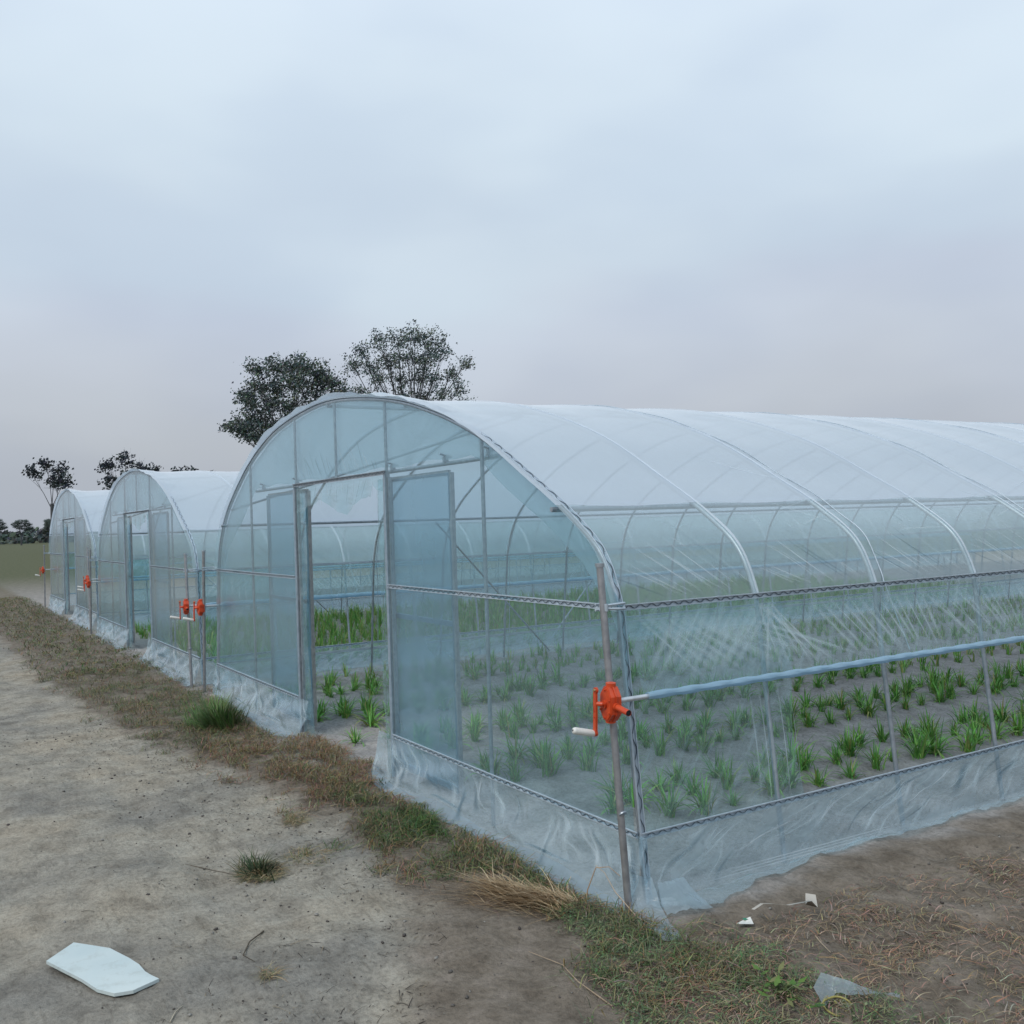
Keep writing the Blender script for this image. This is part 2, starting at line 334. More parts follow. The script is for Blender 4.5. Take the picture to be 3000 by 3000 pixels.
# ------------------------------------------------------------------ greenhouse
W = 6.66; ZL, ZM, ZT, ZROLL = .28, 1.222, 1.94, .862
PROF = [(.022, 0), (-.10, 1.20), (-.125, 1.28), (-.18, 1.40), (-.255, 1.49), (-.385, 1.585), (-.545, 1.685), (-.775, 1.81), (-1.01, 1.94), (-1.25, 2.056), (-1.58, 2.18), (-1.89, 2.273), (-2.17, 2.344), (-2.50, 2.405), (-2.83, 2.450), (-3.20, 2.487), (-3.50, 2.500), (-3.78, 2.495), (-4.24, 2.459), (-4.71, 2.391), (-5.116, 2.282), (-5.377, 2.189), (-5.615, 2.087), (-6.06, 1.85), (-6.30, 1.66), (-6.46, 1.447), (-6.55, 1.223), (-6.705, 0)]
def catmull(P, n=4):
    o = []
    for i in range(len(P)-1):
        p0, p1, p2, p3 = P[max(i-1, 0)], P[i], P[i+1], P[min(i+2, len(P)-1)]
        for k in range(n):
            t_ = k/n; o.append(tuple(.5*((2*p1[a])+(-p0[a]+p2[a])*t_+(2*p0[a]-5*p1[a]+4*p2[a]-p3[a])*t_**2+(-p0[a]+3*p1[a]-3*p2[a]+p3[a])*t_**3) for a in (0, 1)))
    o.append(P[-1]); return o
ARC_IN = catmull(PROF[1:-1], 4)
FULL = [PROF[0], (-.04, .6)] + ARC_IN + [(-6.63, .6), PROF[-1]]
def prof_n(P, i):     # outward normal in xz
    a = Vector(P[max(i-1, 0)]); b_ = Vector(P[min(i+1, len(P)-1)]); d = (b_-a).normalized(); return Vector((d.y, 0, -d.x))*1.0
def z_at(x):          # arch height over x
    pts = sorted([p for p in ARC_IN]); return float(np.interp(x, [p[0] for p in pts], [p[1] for p in pts]))
LEN = 24.0; AY = [0.0] + [.82+.84*k for k in range(int((LEN-.82)/.84)+1)]
X0 = Vector((1, 0, 0)); Y0 = Vector((0, 1, 0)); Z0 = Vector((0, 0, 1))

def crease_strip(mb, a, b_, w_, nrm, mt, lift=.003, bow=0.):
    a = Vector(a); b_ = Vector(b_); d = (b_-a); q = d.cross(nrm).normalized(); P = []
    for i in range(9):
        t_ = i/8; p = a.lerp(b_, t_)+nrm*lift+q*bow*math.sin(math.pi*t_); P.append([p-q*w_/2, p, p+q*w_/2])
    mb.grid(P, mt)

def surf_crease(mb, P, a, b_, w_, mt, off, bow=0.):
    """soft fold mark that follows a film grid; a, b_ = (row, column) as fractions; off = lift vector"""
    na, nb = len(P)-1, len(P[0])-1
    def at(u, v_):
        u = min(max(u, 0), 1)*na; v_ = min(max(v_, 0), 1)*nb; i, j_ = min(int(u), na-1), min(int(v_), nb-1); fu, fv = u-i, v_-j_
        return (Vector(P[i][j_])*(1-fu)+Vector(P[i+1][j_])*fu)*(1-fv)+(Vector(P[i][j_+1])*(1-fu)+Vector(P[i+1][j_+1])*fu)*fv+off
    Q = []
    for k in range(13):
        t_ = k/12; u = a[0]+(b_[0]-a[0])*t_+bow*math.sin(math.pi*t_); v_ = a[1]+(b_[1]-a[1])*t_; Q.append([at(u-w_, v_), at(u, v_), at(u+w_, v_)])
    mb.grid(Q, mt)
def front_edge_y(x):   # where the loose front film meets the ground
    return float(np.interp(x, [-7.0, -6.72, -6.3, -5.6, -5.0, -4.45, -4.2, -4.0, -3.9, -2.75, -2.6, -2.2, -1.7, -1.2, -.8, -.3, .1, .3],
                           [-.04, -.06, -.10, -.15, -.17, -.20, -.21, -.15, -.05, -.06, -.14, -.17, -.15, -.13, -.16, -.17, -.16, -.12]))

def build_house(name, lx, label, seed, detail=2):
    rnd = random.Random(seed)
    H = empty(name, (lx, 0, 0)); tag(H, label, "greenhouse", "film tunnel greenhouses in a row")
    # arches
    for k, y in enumerate(AY):
        mb = MB(); yy = y+(.0 if k else .012)
        FR = [p for p in FULL if p[1] > 1.19]; mb.tube([(x, yy, z) for x, z in FR], .0125, 8, 1)
        for lg in (FULL[:3], FULL[-3:]): mb.tube([(x, yy, z) for x, z in lg], .0118, 8, 0)
        mb.build("arch", [M['steel'], M['steel'] if k == 0 else M['steel_bright']], H)
        if detail < 2 and k > 12: break
    Lh = AY[-1]
    # purlins and ridge pipe
    for (px_, pz_) in ((-.535, 1.652), (-6.27, 1.652), (-3.45, 2.478)):
        mb = MB(); mb.tube([(px_, -.03 if pz_ < 2 else 0, pz_), (px_, Lh, pz_)], .0125, 8); mb.build("purlin", M['steel'], H)
    # end-wall posts and jambs
    for px_, rr, zb in ((-1.24, .011, -.05), (-5.41, .011, .0), (-3.33, .010, ZT)):
        mb = MB(); mb.tube([(px_, .012, zb), (px_, .012, z_at(px_)-.01)], rr, 8); mb.build("end_post", M['steel'], H)
    for jx in (-4.19, -2.465):
        mb = MB(); mb.box((jx, .012, (ZT-.06)/2), (.03, .028, ZT+.06)); mb.tube([(jx, .012, ZT), (jx, .012, z_at(jx)-.01)], .0105, 8)
        s_ = 1 if jx < -3.3 else -1
        mb.box((jx+s_*.035, .014, ZT/2-.03), (.018, .02, ZT)); mb.box((jx-s_*.032, .016, ZT/2-.03), (.014, .02, ZT))
        j = mb.build("door_jamb", M['steel'], H)
        cm = MB(); ps = [(jx-s_*.004, -.004, z) for z in (0.0, ZT/2, ZT)]
        cm.channel(ps, lambda i: -Y0, lambda i: X0, .02, wv=False); cm.build("film_channel", [M['channel'], M['wire']], j)
    # lintel channel
    mb = MB(); mb.channel([(-4.21, -.006, ZT), (-2.44, -.006, ZT)], lambda i: -Y0, lambda i: Z0, .025); mb.build("lintel", [M['steel'], M['wire']], H)
    # front channels
    for xa, xb, z in ((-W+.10, -4.22, ZM), (-2.45, -.09, ZM), (-W-.0, -4.22, ZL), (-2.45, .0, ZL)):
        mb = MB(); mb.channel([(xa, -.006, z), ((xa+xb)/2, -.006, z-.002), (xb, -.006, z)], lambda i: -Y0, lambda i: Z0, .025); mb.build("film_channel", [M['channel'], M['wire']], H)
    # side channels
    for xx, z, sg in ((-.085, ZM, 1), (.012, ZL, 1), (-W+.095, ZM, -1), (-W-.02, ZL, -1)):
        mb = MB(); mb.channel([(xx+sg*.004, .0, z), (xx+sg*.004, Lh, z)], lambda i, s_=sg: X0*s_, lambda i: Z0, .025)
        mb.build("film_channel", [M['channel'], M['wire']], H)
    # arch channel on the outside of the front arch
    mb = MB(); pts = [(x, .012, z) for x, z in FULL]
    nn = [prof_n(FULL, i) for i in range(len(FULL))]
    if nn[0].x < 0: nn = [-n_ for n_ in nn]
    p2 = [Vector(p)+nn[i]*.0145 for i, p in enumerate(pts)]
    mb.channel(p2, lambda i: nn[i], lambda i: Y0, .028, period=.11); mb.build("film_channel", [M['channel'], M['wire']], H)
    # door track + leaves
    mb = MB(); mb.tube([(-5.35, .045, ZT+.005), (-1.12, .045, ZT+.005)], .012, 8)
    for bx in (-5.1, -4.24, -2.42, -1.7, -1.2):
        mb.tube([(bx, .0, ZT+.06), (bx, .075, ZT+.04)], .006, 6); mb.box((bx, .036, ZT+.028), (.018, .03, .035))
    mb.build("door_track", M['steel'], H)
    for (xa, xb) in ((-5.07, -4.06), (-2.53, -1.69)):
        mb = MB(); yb = .062; zb, zt_ = .07, ZT-.045
        for x in (xa, xb): mb.box((x, yb, (zb+zt_)/2), (.036, .022, zt_-zb))
        for z in (zb+.02, 1.03, zt_): mb.box(((xa+xb)/2, yb, z), (xb-xa-.037, .018, .03))
        if xa < -4: mb.box((xb-.045, yb+.004, (zb+zt_)/2), (.03, .018, zt_-zb))
        D_ = mb.build("door", M['post'] if xa < -4 else M['steel'], H)
        fm = MB(); fm.grid([[(xa+(xb-xa)*i/8, yb-.014+.004*math.sin(i*2.1+j_), zb+(zt_-zb)*j_/12) for j_ in range(13)] for i in range(9)])
        fm.build("door_film", M['film_door'], D_)
    # roof film
    RP = ARC_IN; rn = [prof_n(RP, i) for i in range(len(RP))]
    if rn[0].x < 0: rn = [-n_ for n_ in rn]
    ysd = [-.035, -.02, .0, .03, .08, .15] + list(np.arange(.25, Lh+.01, .11))
    mb = MB(); P = []
    for y in ysd:
        row = []; d = min(abs(y-a) for a in AY)
        for i, (x, z) in enumerate(RP):
            lift = .017-.013*smooth(0, .42, d)*smooth(1.2, 1.6, z)+.004*fbm(x*1.5, y*2.2, seed, 3)*smooth(.02, .15, d)
            top = smooth(1.9, 2.4, z)
            if y < .3: lift += top*(.022+.022*fbm(x*3.1, y*8, seed, 3))*smooth(.3, .02, y)
            # tension folds running from the lower channel up to the arches
            if z < 1.75: lift += .0035*math.sin((y*9+z*14)+2*fbm(y*2, z*3, 1))*smooth(1.75, 1.3, z)
            p = Vector((x, y, z))+rn[i]*lift; row.append(p)
        P.append(row)
    n0 = len(mb.f); mb.grid(P); nr = len(RP)-1
    for q in range(n0, len(mb.f)):
        if RP[(q-n0) % nr][1] < 1.64: mb.m[q] = 4
    for a0 in AY[1:]:      # film pressed white along every hoop
        Q = []
        for i, (x, z) in enumerate(RP):
            w_ = .0085+.003*fbm(x*4, a0, seed, 2); Q.append([Vector((x, a0-w_, z))+rn[i]*.0195, Vector((x, a0, z))+rn[i]*.0225, Vector((x, a0+w_, z))+rn[i]*.0195])
        mb.grid(Q, 5)
    if detail == 2:     # creases near the lower rail, their highlights and shade painted as strips
        for a0 in AY[:14]:
            for k in range(11):
                z2 = 1.245+rnd.random()*.02; y1 = a0+.03+k*.055+rnd.uniform(-.02, .02); zt_ = 1.32+.02*k+rnd.uniform(0, .1)
                xa = np.interp(zt_, [1.2, 1.28, 1.4, 1.5, 1.6], [-.09, -.115, -.17, -.255, -.39])
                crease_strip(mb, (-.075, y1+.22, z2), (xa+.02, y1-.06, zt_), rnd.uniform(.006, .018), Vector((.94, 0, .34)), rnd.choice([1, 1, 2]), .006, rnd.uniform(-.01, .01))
        for k in range(26):
            a0 = rnd.choice(AY[2:8]); z1 = rnd.uniform(1.35, 1.8)
            xf = lambda z: float(np.interp(z, [1.2, 1.28, 1.4, 1.49, 1.585, 1.685, 1.81, 1.94], [-.1, -.125, -.18, -.255, -.385, -.545, -.775, -1.01]))
            z2 = z1+rnd.uniform(-.1, .16); crease_strip(mb, (xf(z1)+.02, a0-.02, z1+.012), (xf(z2)+.012, a0-rnd.uniform(.25, .5), z2+.012), rnd.uniform(.006, .02), Vector((.6, 0, .8)), 3, .004)
    ro = mb.build("roof_film", [M['film_roof'], M['crease'], M['crease_shade'], M['crease_soft'], M['film_shoulder'], M['film_contact']], H)
    # film hold-down straps over the roof
    for y in (AY[2]+.05,) + tuple(AY[k]+.05 for k in (4, 6, 8, 10, 12)):
        mb = MB(); mb.tube([Vector((x, y+.02*math.sin(i*.12), z))+rn[i]*(.021+.004*math.sin(i*.7)) for i, (x, z) in enumerate(RP)]+[(-W+.02, y+.03, 1.0), (-W-.03, y+.03, .3)], .0035, 5)
        mb.tube([(-.08, y, 1.235), (-.03, y+.03, 1.05), (.03, y+.04, .89)], .003, 5); mb.build("strap", M['channel'], H)
    # end wall film: left/right of the door above the low channel, over the lintel
    mb = MB()
    def wall(xa, xb, zlo, nseg=22, mt=0):
        P = []
        for i in range(nseg+1):
            x = xa+(xb-xa)*i/nseg; zt_ = z_full(x)-.004; row = []
            for j_ in range(15):
                z = zlo+(zt_-zlo)*j_/14; row.append((x, -.003+.004*fbm(x*2, z*2, seed, 2)-.004*math.sin(math.pi*j_/14), z))
            P.append(row)
        mb.grid(P, mt)
    def z_full(x):
        pts = sorted(FULL); return float(np.interp(x, [p[0] for p in pts], [p[1] for p in pts]))
    def z_side(x):
        if x > -.10: return 1.22
        if x < -6.55: return 1.22
        return z_at(x)
    z_full = z_side
    wall(-W+.03, -4.20, ZL); wall(-2.45, -.03, ZL); wall(-4.20, -2.45, ZT, 14)
    if detail == 2:
        for k in range(26):      # gathered pleats above the lintel, their shade painted as dark strips
            x = -4.0+k*.058+rnd.uniform(-.02, .02); ln = rnd.uniform(.06, .24); sg = 1 if x > -3.3 else 1
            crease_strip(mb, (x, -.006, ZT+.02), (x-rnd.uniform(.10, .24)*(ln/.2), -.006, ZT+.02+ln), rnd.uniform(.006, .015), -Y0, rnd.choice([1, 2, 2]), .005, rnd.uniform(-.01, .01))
        for k in range(12):
            x = -6.4+k*.19+rnd.uniform(-.05, .05)
            crease_strip(mb, (x, -.006, ZM-.02), (x+rnd.uniform(-.1, .1), -.006, ZM-.02-rnd.uniform(.1, .5)), rnd.uniform(.01, .03), -Y0, 3)
    mb.build("end_film", [M['film_end'], M['crease'], M['crease_shade'], M['crease_soft']], H)
    mb = MB(); P = []; NG = 70
    def z_in(x):
        if -5.25 < x < -1.35: return ZT+.03+.01*math.sin(x*9)
        d_ = min(-.10-x, x+6.55); return float(np.interp(d_, [0, .1, .3, .6, .95, 1.25], [1.05, 1.22, 1.42, 1.60, 1.78, ZT+.03]))
    for i in range(NG+1):
        x = -6.54+(6.43)*i/NG; za = z_side(x)-.012; zb_ = min(z_in(x), za-.01); P.append([(x, .031+.006*fbm(x*3, j_*.4, seed, 2), zb_+(za-zb_)*j_/10) for j_ in range(11)])
    mb.grid(P); mb.build("gable_film", M['film_gable'], H)
    # ragged film left hanging inside the door opening
    mb = MB(); P = []
    for i in range(31):
        x = -4.17+1.70*i/30; low = .17+.05*math.sin(i*.4+1)+.04*fbm(i*.3, 2, seed)-(.08 if i > 26 else 0)+(.10 if i < 3 else 0); P.append([(x, .0+.012*math.sin(i*1.1)*j_/6, ZT-.016-low*j_/6) for j_ in range(7)])
    mb.grid(P)
    for jx, sg, wd in ((-4.15, 1, .17), (-2.50, -1, .09)):
        P = []
        for j_ in range(25):
            z = .02+(ZT-.06)*j_/24; ww = wd*(1+.18*math.sin(z*5+sg)); P.append([(jx+sg*ww*i/6, .006+.01*math.sin(i*1.3+z*3), z) for i in range(7)])
        mb.grid(P)
    if detail == 2:
        for k in range(16):
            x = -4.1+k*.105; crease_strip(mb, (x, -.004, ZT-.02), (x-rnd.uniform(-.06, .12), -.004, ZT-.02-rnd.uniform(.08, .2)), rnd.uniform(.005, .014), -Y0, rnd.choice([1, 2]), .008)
    mb.build("loose_door_film", [M['film_side'], M['crease'], M['crease_shade']], H)
    # front skirts: hang from the low channel, bulge and spread on the soil
    def skirt_front(xa, xb, sd, name_="front_skirt_film"):
        mb = MB(); P = []; nseg = int(abs(xb-xa)/.035)
        for i in range(nseg+1):
            x = xa+(xb-xa)*i/nseg; row = []; ye = front_edge_y(x)+.02*fbm(x*2.5, 1.7, sd, 3); zg = gh(x+lx, ye)
            for j_ in range(21):
                u = j_/20
                if u < .7:
                    q = u/.7; z = ZL+(.05-ZL)*q; y = -.008+(ye*.55)*(q**1.7)
                    fold = .018*math.sin(x*13-z*17+3*fbm(x*1.2, z*2, sd))*math.sin(math.pi*q)+.02*fbm(x*2.5+z*4, z*5, sd, 3)*q
                    y += fold
                else:
                    q = (u-.7)/.3; y = ye*.55+(ye*.45)*q+.012*fbm(x*2.5+.2, .25, sd, 2)*(1-q); yy = y
                    z = .05*(1-q)**2*(1+.5*math.sin(x*6+sd))+gh(x+lx, y)*q+.007+.006*abs(fbm(x*5, y*9, sd, 2))
                row.append((x, min(y, -.006), z))
            P.append(row)
        n0 = len(mb.f); mb.grid(P)
        for q in range(n0, len(mb.f)):
            if (q-n0) % 20 >= 15: mb.m[q] = 4
        Lx = abs(xb-xa)
        for k in range(int(Lx*17)):
            u = rnd.random(); v0 = rnd.choice([.02, .05, .1, .3, rnd.random()*.6]); du = rnd.uniform(.03, .30)/Lx; v1 = min(v0+rnd.uniform(.2, .7), .98)
            surf_crease(mb, P, (u, v0), (u+du, v1), rnd.uniform(.012, .045)/Lx, rnd.choice([3, 3, 3, 3, 2, 1]), Vector((0, -.006, .003)), rnd.uniform(-.05, .05)/Lx)
        for k in range(int(Lx*5)):
            u = rnd.random(); surf_crease(mb, P, (u, rnd.uniform(.7, .95)), (u+rnd.uniform(.2, .5)/Lx, rnd.uniform(.7, .97)), rnd.uniform(.01, .02)/Lx, rnd.choice([1, 2]), Vector((0, -.004, .006)))
        return mb.build(name_, [M['film_skirt'], M['crease'], M['crease_shade'], M['crease_soft'], M['film_hem']], H)
    skirt_front(-W-.05, -4.0, seed+1); skirt_front(-2.66, .06, seed+2)
    # side skirts
    for sg, xb in ((1, .02), (-1, -W-.03)):
        mb = MB(); P = []; ysx = list(np.arange(-.02, 3.2, .035))+list(np.arange(3.2, Lh, .25))
        for y in ysx:
            out_ = np.interp(y, [-.1, 0, .15, .3, .5, .75, .95, 1.6, 30], [.10, .10, .22, .20, .12, .08, .05, .06, .06]) if sg > 0 else .05
            row = []
            for j_ in range(17):
                u = j_/16; q = min(u/.75, 1); z = ZL+(.012-ZL)*q; xx = xb+sg*(.006+.035*q**2+.012*math.sin(y*11+z*20+2.5*fbm(y, z*2, seed))*math.sin(math.pi*q)*(1 if y < 3.2 else .3))
                if u > .75:
                    q2 = (u-.75)/.25; xx += sg*out_*q2*(.8+.3*fbm(y*6, 1, seed, 2)); z = max(gh(xx+lx, y), 0)+.010+.02*abs(fbm(y*9, xx*12, seed, 2))*(1 if y < 3 else .2)
                row.append((xx, y, z))
            P.append(row)
        mb.grid(P)
        if sg > 0:
            nn_ = sum(1 for y in ysx if y < 3.2)/len(ysx); PL = 3.2
            for k in range(70):
                u = rnd.random()*nn_; v0 = rnd.choice([.02, .04, .2, .4]); l_ = rnd.uniform(.08, .5)
                surf_crease(mb, P, (u, min(v0+rnd.uniform(.15, .55), .8)), (u+l_/PL*nn_, v0), rnd.uniform(.012, .05)/PL*nn_, rnd.choice([1, 3, 3, 3, 2]), Vector((.006, 0, .002)), rnd.uniform(-.02, .02)/PL)
        if sg > 0:
            for k in range(3):   # white doubled hem lines
                crease_strip(mb, (xb+.05, .05+k*.02, .05+.012*k), (xb+.055, 1.6+k*.1, .03+.012*k), .012, Vector((1, 0, .2)), 1, .012)
        mb.build("side_skirt_film", [M['film_skirt'], M['crease'], M['crease_shade'], M['crease_soft']], H)
    # roll-up side curtain and roll pipe
    for sg, xt_, xb in ((1, -.082, .038), (-1, -W+.09, -W-.05)):
        mb = MB(); P = []
        for y in list(np.arange(.01, 3.3, .03))+list(np.arange(3.3, Lh, .2)):
            row = []
            for j_ in range(13):
                q = j_/12; z = ZM-.012+(ZROLL-ZM+.012)*q
                rip = .006*math.sin(math.pi*q)*(math.sin(y*16+q*9)+math.sin(y*13-q*11+1))+.004*fbm(y*6, q*5, seed, 2)
                row.append((xt_+(xb-xt_)*q+sg*(.012+rip), y, z))
            P.append(row)
        mb.grid(P)
        if sg > 0 and detail == 2:
            nrm = Vector((.95, 0, .3))
            def sp_(y, z): return (xt_+(xb-xt_)*(ZM-z)/(ZM-ZROLL)+.018, y, z)
            for k in range(13): crease_strip(mb, sp_(.05+k*.05, 1.19-.004*k), sp_(.35+k*.085, .90+.01*(k % 3)), rnd.uniform(.02, .055), nrm, 3, .004, rnd.uniform(-.01, .01))
            for k in range(11): crease_strip(mb, sp_(.30+k*.058, 1.19), sp_(.05+k*.045, .90+rnd.random()*.05), rnd.uniform(.02, .055), nrm, 3, .006, rnd.uniform(-.01, .01))
            for k in range(10): crease_strip(mb, sp_(.80+rnd.uniform(-.05, .05), 1.20), sp_(.72+k*.05, .89), rnd.uniform(.012, .035), nrm, rnd.choice([1, 3, 3]), .006)
            for a0 in AY[2:12]:
                for k in range(13): crease_strip(mb, sp_(a0-.55+k*.07, 1.18), sp_(a0-.25+k*.05+rnd.uniform(-.05, .05), .89), rnd.uniform(.014, .04), nrm, 3, .005)
        mb.build("side_curtain", [M['film_side'], M['crease'], M['crease_shade'], M['crease_soft']], H)
        mb = MB(); xp = xb+sg*.008; ypts = [-.10, -.02]+list(np.arange(.02, Lh, .03 if detail == 2 else .1))
        mb.tube([(xp, -.16, ZROLL-.002), (xp, .06, ZROLL-.002)], .011, 10, 1)
        P = []
        for y in list(np.arange(.03, 4, .012))+list(np.arange(4, Lh, .1)):
            P.append([(xp+(.0165+.0022*math.sin(th*2+y*40+3*fbm(y*3, 0, 1)))*math.cos(th), y, ZROLL+(.0165+.0022*math.sin(th*2+y*40))*math.sin(th)) for th in [2*math.pi*k/12 for k in range(13)]])
        mb.grid(P); mb.build("roll_pipe", [M['film_roll'], M['steel_bright']], H)
    # fixed clear panel at the front end of each side opening
    for sg, xt_, xb in ((1, -.088, .004), (-1, -W+.09, -W-.02)):
        mb = MB(); P = []
        for i in range(30):
            y = .01+(.955)*i/29; P.append([(xt_+(xb-xt_)*(ZM-z)/(ZM-ZL)+sg*(.0+.004*math.sin(y*9+z*7)+(.006*math.sin(y*60) if y > .78 else 0)), y+(.02*math.sin(z*8) if i > 25 else 0), z) for z in np.linspace(ZL, ZM, 15)])
        mb.grid(P)
        if sg > 0 and detail == 2:
            for yy, w2 in ((.70, .02), (.76, .012), (.80, .03), (.88, .012), (.955, .006)): crease_strip(mb, (.004, yy, ZL), (-.04, yy-.03, ZROLL), w2, X0, 1 if w2 < .02 else 3, .012, .01)
        mb.build("side_panel_film", [M['film_side'], M['crease'], M['crease_shade'], M['crease_soft']], H)
    # diagonal wind brace on the far side + short struts over the end wall
    for a, b_ in (((-6.57, 3.9, .05), (-6.30, 2.3, 1.62)), ((-.06, 4.4, .05), (-.40, 6.1, 1.6)), ((-6.1, .03, 1.80), (-3.5, 1.7, 2.46)), ((-2.2, .03, 2.33), (-3.5, 1.7, 2.46))):
        mb = MB(); mb.tube([a, b_], .011, 7); mb.build("brace", M['steel'], H)
    # crank posts and winders
    for sg, bx, tx, wx in ((1, .082, -.05, .028), (-1, -6.745, -6.615, -6.69)):
        mb = MB(); mb.tube([(bx, -.12, -.12), (tx, -.12, 1.405)], .0150, 12, 0)
        mb.tube([(tx, -.12, 1.402), (tx, -.12, 1.418)], .0195, 12, 1); mb.tube([(bx*.0+tx*.25+bx*.75+.004, -.12, .4), (bx*.0+tx*.25+bx*.75, -.12, .404)], .0175, 12, 1)
        cp = mb.build("crank_post", [M['post'], M['steel']], H)
        mb = MB(); px_ = tx+(bx-tx)*.12
        for dz in (-.012, .012): mb.tube([(px_-sg*.03, -.14, 1.235+dz), (px_-sg*.03, -.10, 1.235+dz), (px_+sg*.0, -.098, 1.235+dz*.6), (-.02 if sg > 0 else -6.63, -.02, 1.235+dz), (-.10 if sg > 0 else -6.55, .03, 1.235)], .0055, 6)
        mb.box((px_, -.12, 1.235), (.055, .008, .03)); mb.build("clamp", M['channel'], cp)
        wl = empty("winder", (0, 0, 0)); wl.parent = H
        Wm = Matrix.Translation((wx, -.145, .85)) @ Matrix.Rotation(R(-8 if sg > 0 else 6), 4, 'Z') @ Matrix.Rotation(R(4), 4, 'Y')
        def T(p): return Wm @ Vector(p)
        mb = MB(); oct_ = [(-.016, .072), (.016, .072), (.046, .036), (.050, -.036), (.018, -.070), (-.018, -.070), (-.047, -.038), (-.047, .036)]
        def prism(y0, y1, s_, mt=0):
            vs = [T((x*s_, y0, z*s_)) for x, z in oct_]+[T((x*s_, y1, z*s_)) for x, z in oct_]
            mb.add(vs, [tuple(range(7, -1, -1)), tuple(range(8, 16))]+[(k, (k+1) % 8, 8+(k+1) % 8, 8+k) for k in range(8)], mt, smooth=False)
        prism(-.026, -.022, .90); prism(-.022, -.004, .98); prism(-.0035, .0035, 1.06); prism(.004, .022, .98); prism(.0221, .026, .90)
        mb.tube([T((0, -.026, 0)), T((0, -.034, 0))], .017, 12); mb.tube([T((0, -.034, 0)), T((0, -.04, 0))], .009, 6)
        mb.tube([T((.035*sg, 0, -.003)), T((.058*sg, 0, -.003))], .0165, 14)
        mb.tube([T((0, 0, .06)), T((0, 0, .085))], .021, 12); mb.tube([T((0, 0, -.058)), T((0, 0, -.078))], .021, 12)
        for bx_, bz_ in ((.0, .058), (.036, .02), (.036, -.03), (0, -.056), (-.034, -.028)): mb.tube([T((bx_, -.026, bz_)), T((bx_, -.032, bz_))], .0038, 6)
        mb.build("gearbox", M['orange'], wl)
        mb = MB(); a_ = T((.055*sg, 0, -.003)); b2 = T((.145*sg, 0, -.006)); mb.tube([a_, b2], .0125, 14, 0, cap=False); mb.tube([a_+(b2-a_)*.9, b2-(b2-a_)*.01], .0105, 14, 1)
        mb.build("guide_sleeve", [M['orange'], M['black']], wl)
        mb = MB(); ax = -.02*1
        arm = [(ax+.0, -.058, .055), (ax-.006, -.058, -.125)]
        mb.box(T((ax-.004, -.058, -.032)), (.022, .009, .175), M=Wm.to_3x3()); mb.tube([T((ax, -.0635, .055)), T((ax, -.0525, .055))], .0125, 12); mb.tube([T((ax-.006, -.064, -.122)), T((ax-.006, -.0515, -.122))], .0145, 12)
        mb.tube([T((0, -.036, 0)), T((ax, -.055, .0))], .010, 8)
        for bz_ in (-.03, -.055): mb.tube([T((ax-.004, -.061, bz_)), T((ax-.004, -.066, bz_))], .003, 6)
        ca_ = mb.build("crank_arm", M['orange'], wl)
        mb = MB(); mb.tube([T((ax+.004, -.05, .057)), T((ax+.004, -.072, .057))], .006, 6); mb.build("bolt", M['brass'], wl)
        mb = MB(); h0 = T((ax-.006, -.062, -.124)); hd = Wm.to_3x3() @ Vector((0 if sg > 0 else -.3, -.97, .24)); mb.tube([h0, h0+hd*.012, h0+hd*.09, h0+hd*.098, h0+hd*.1], [.0115, .0145, .0145, .012, .007], 14); mb.tube([h0+hd*.098, h0+hd*.1015], .004, 8, 1)
        mb.build("handle", [M['white'], M['black']], wl)
    return H
house = build_house("greenhouse", 0, "nearest and largest film greenhouse, door open, orange winder at its near corner", 3)
def copy_tree(o, parent=None):
    c_ = o.copy(); COL.objects.link(c_); c_.parent = parent
    for ch in list(o.children): copy_tree(ch, c_)
    return c_
h2 = copy_tree(house); h2.location = (-7.25, -.02, 0); h2.scale = (1, 1, .975); h2["label"] = "second film greenhouse, just left of the nearest one across a narrow gap"
h3 = copy_tree(house); h3.location = (-14.6, .05, 0); h3["label"] = "third film greenhouse, leftmost and farthest along the dirt path"

# loose film scraps at the near corner (still joined to the near house)
def scrap(name, outline_rows, parent, m_, sd=0, lift=.01, crump=.012):
    mb = MB(); P = []
    for row in outline_rows:
        P.append([(x, y, z+lift+crump*abs(fbm(x*18, y*18, sd, 3))) for x, y, z in row])
    # subdivide
    P2 = []
    na = len(P); nb = len(P[0])
    for i in range((na-1)*6+1):
        fi = i/6; a = min(int(fi), na-2); u = fi-a; row = []
        for j_ in range((nb-1)*6+1):
            fj = j_/6; b_ = min(int(fj), nb-2); v_ = fj-b_
            p = Vector(P[a][b_])*(1-u)*(1-v_)+Vector(P[a+1][b_])*u*(1-v_)+Vector(P[a][b_+1])*(1-u)*v_+Vector(P[a+1][b_+1])*u*v_
            p.z += crump*abs(fbm(p.x*14, p.y*14, sd, 3)); row.append(p)
        P2.append(row)
    mb.grid(P2); return mb.build(name, m_, parent)
scrap("loose_film_tail", [[(-.02, -.03, .10), (.05, .02, .10)], [(.06, -.11, .02), (.16, -.03, .03)], [(.19, -.17, .0), (.27, -.08, .01)], [(.31, -.19, .015), (.37, -.12, .02)], [(.38, -.20, .01), (.42, -.15, .015)]], house, M['film_loose'], 4)
scrap("loose_film_flap", [[(.05, .05, .06), (.06, .12, .07), (.05, .19, .06)], [(.13, .0, .02), (.16, .08, .045), (.13, .18, .03)], [(.20, -.03, .0), (.25, .05, .02), (.25, .17, .0)]], house, M['film_loose'], 8, .012, .012)

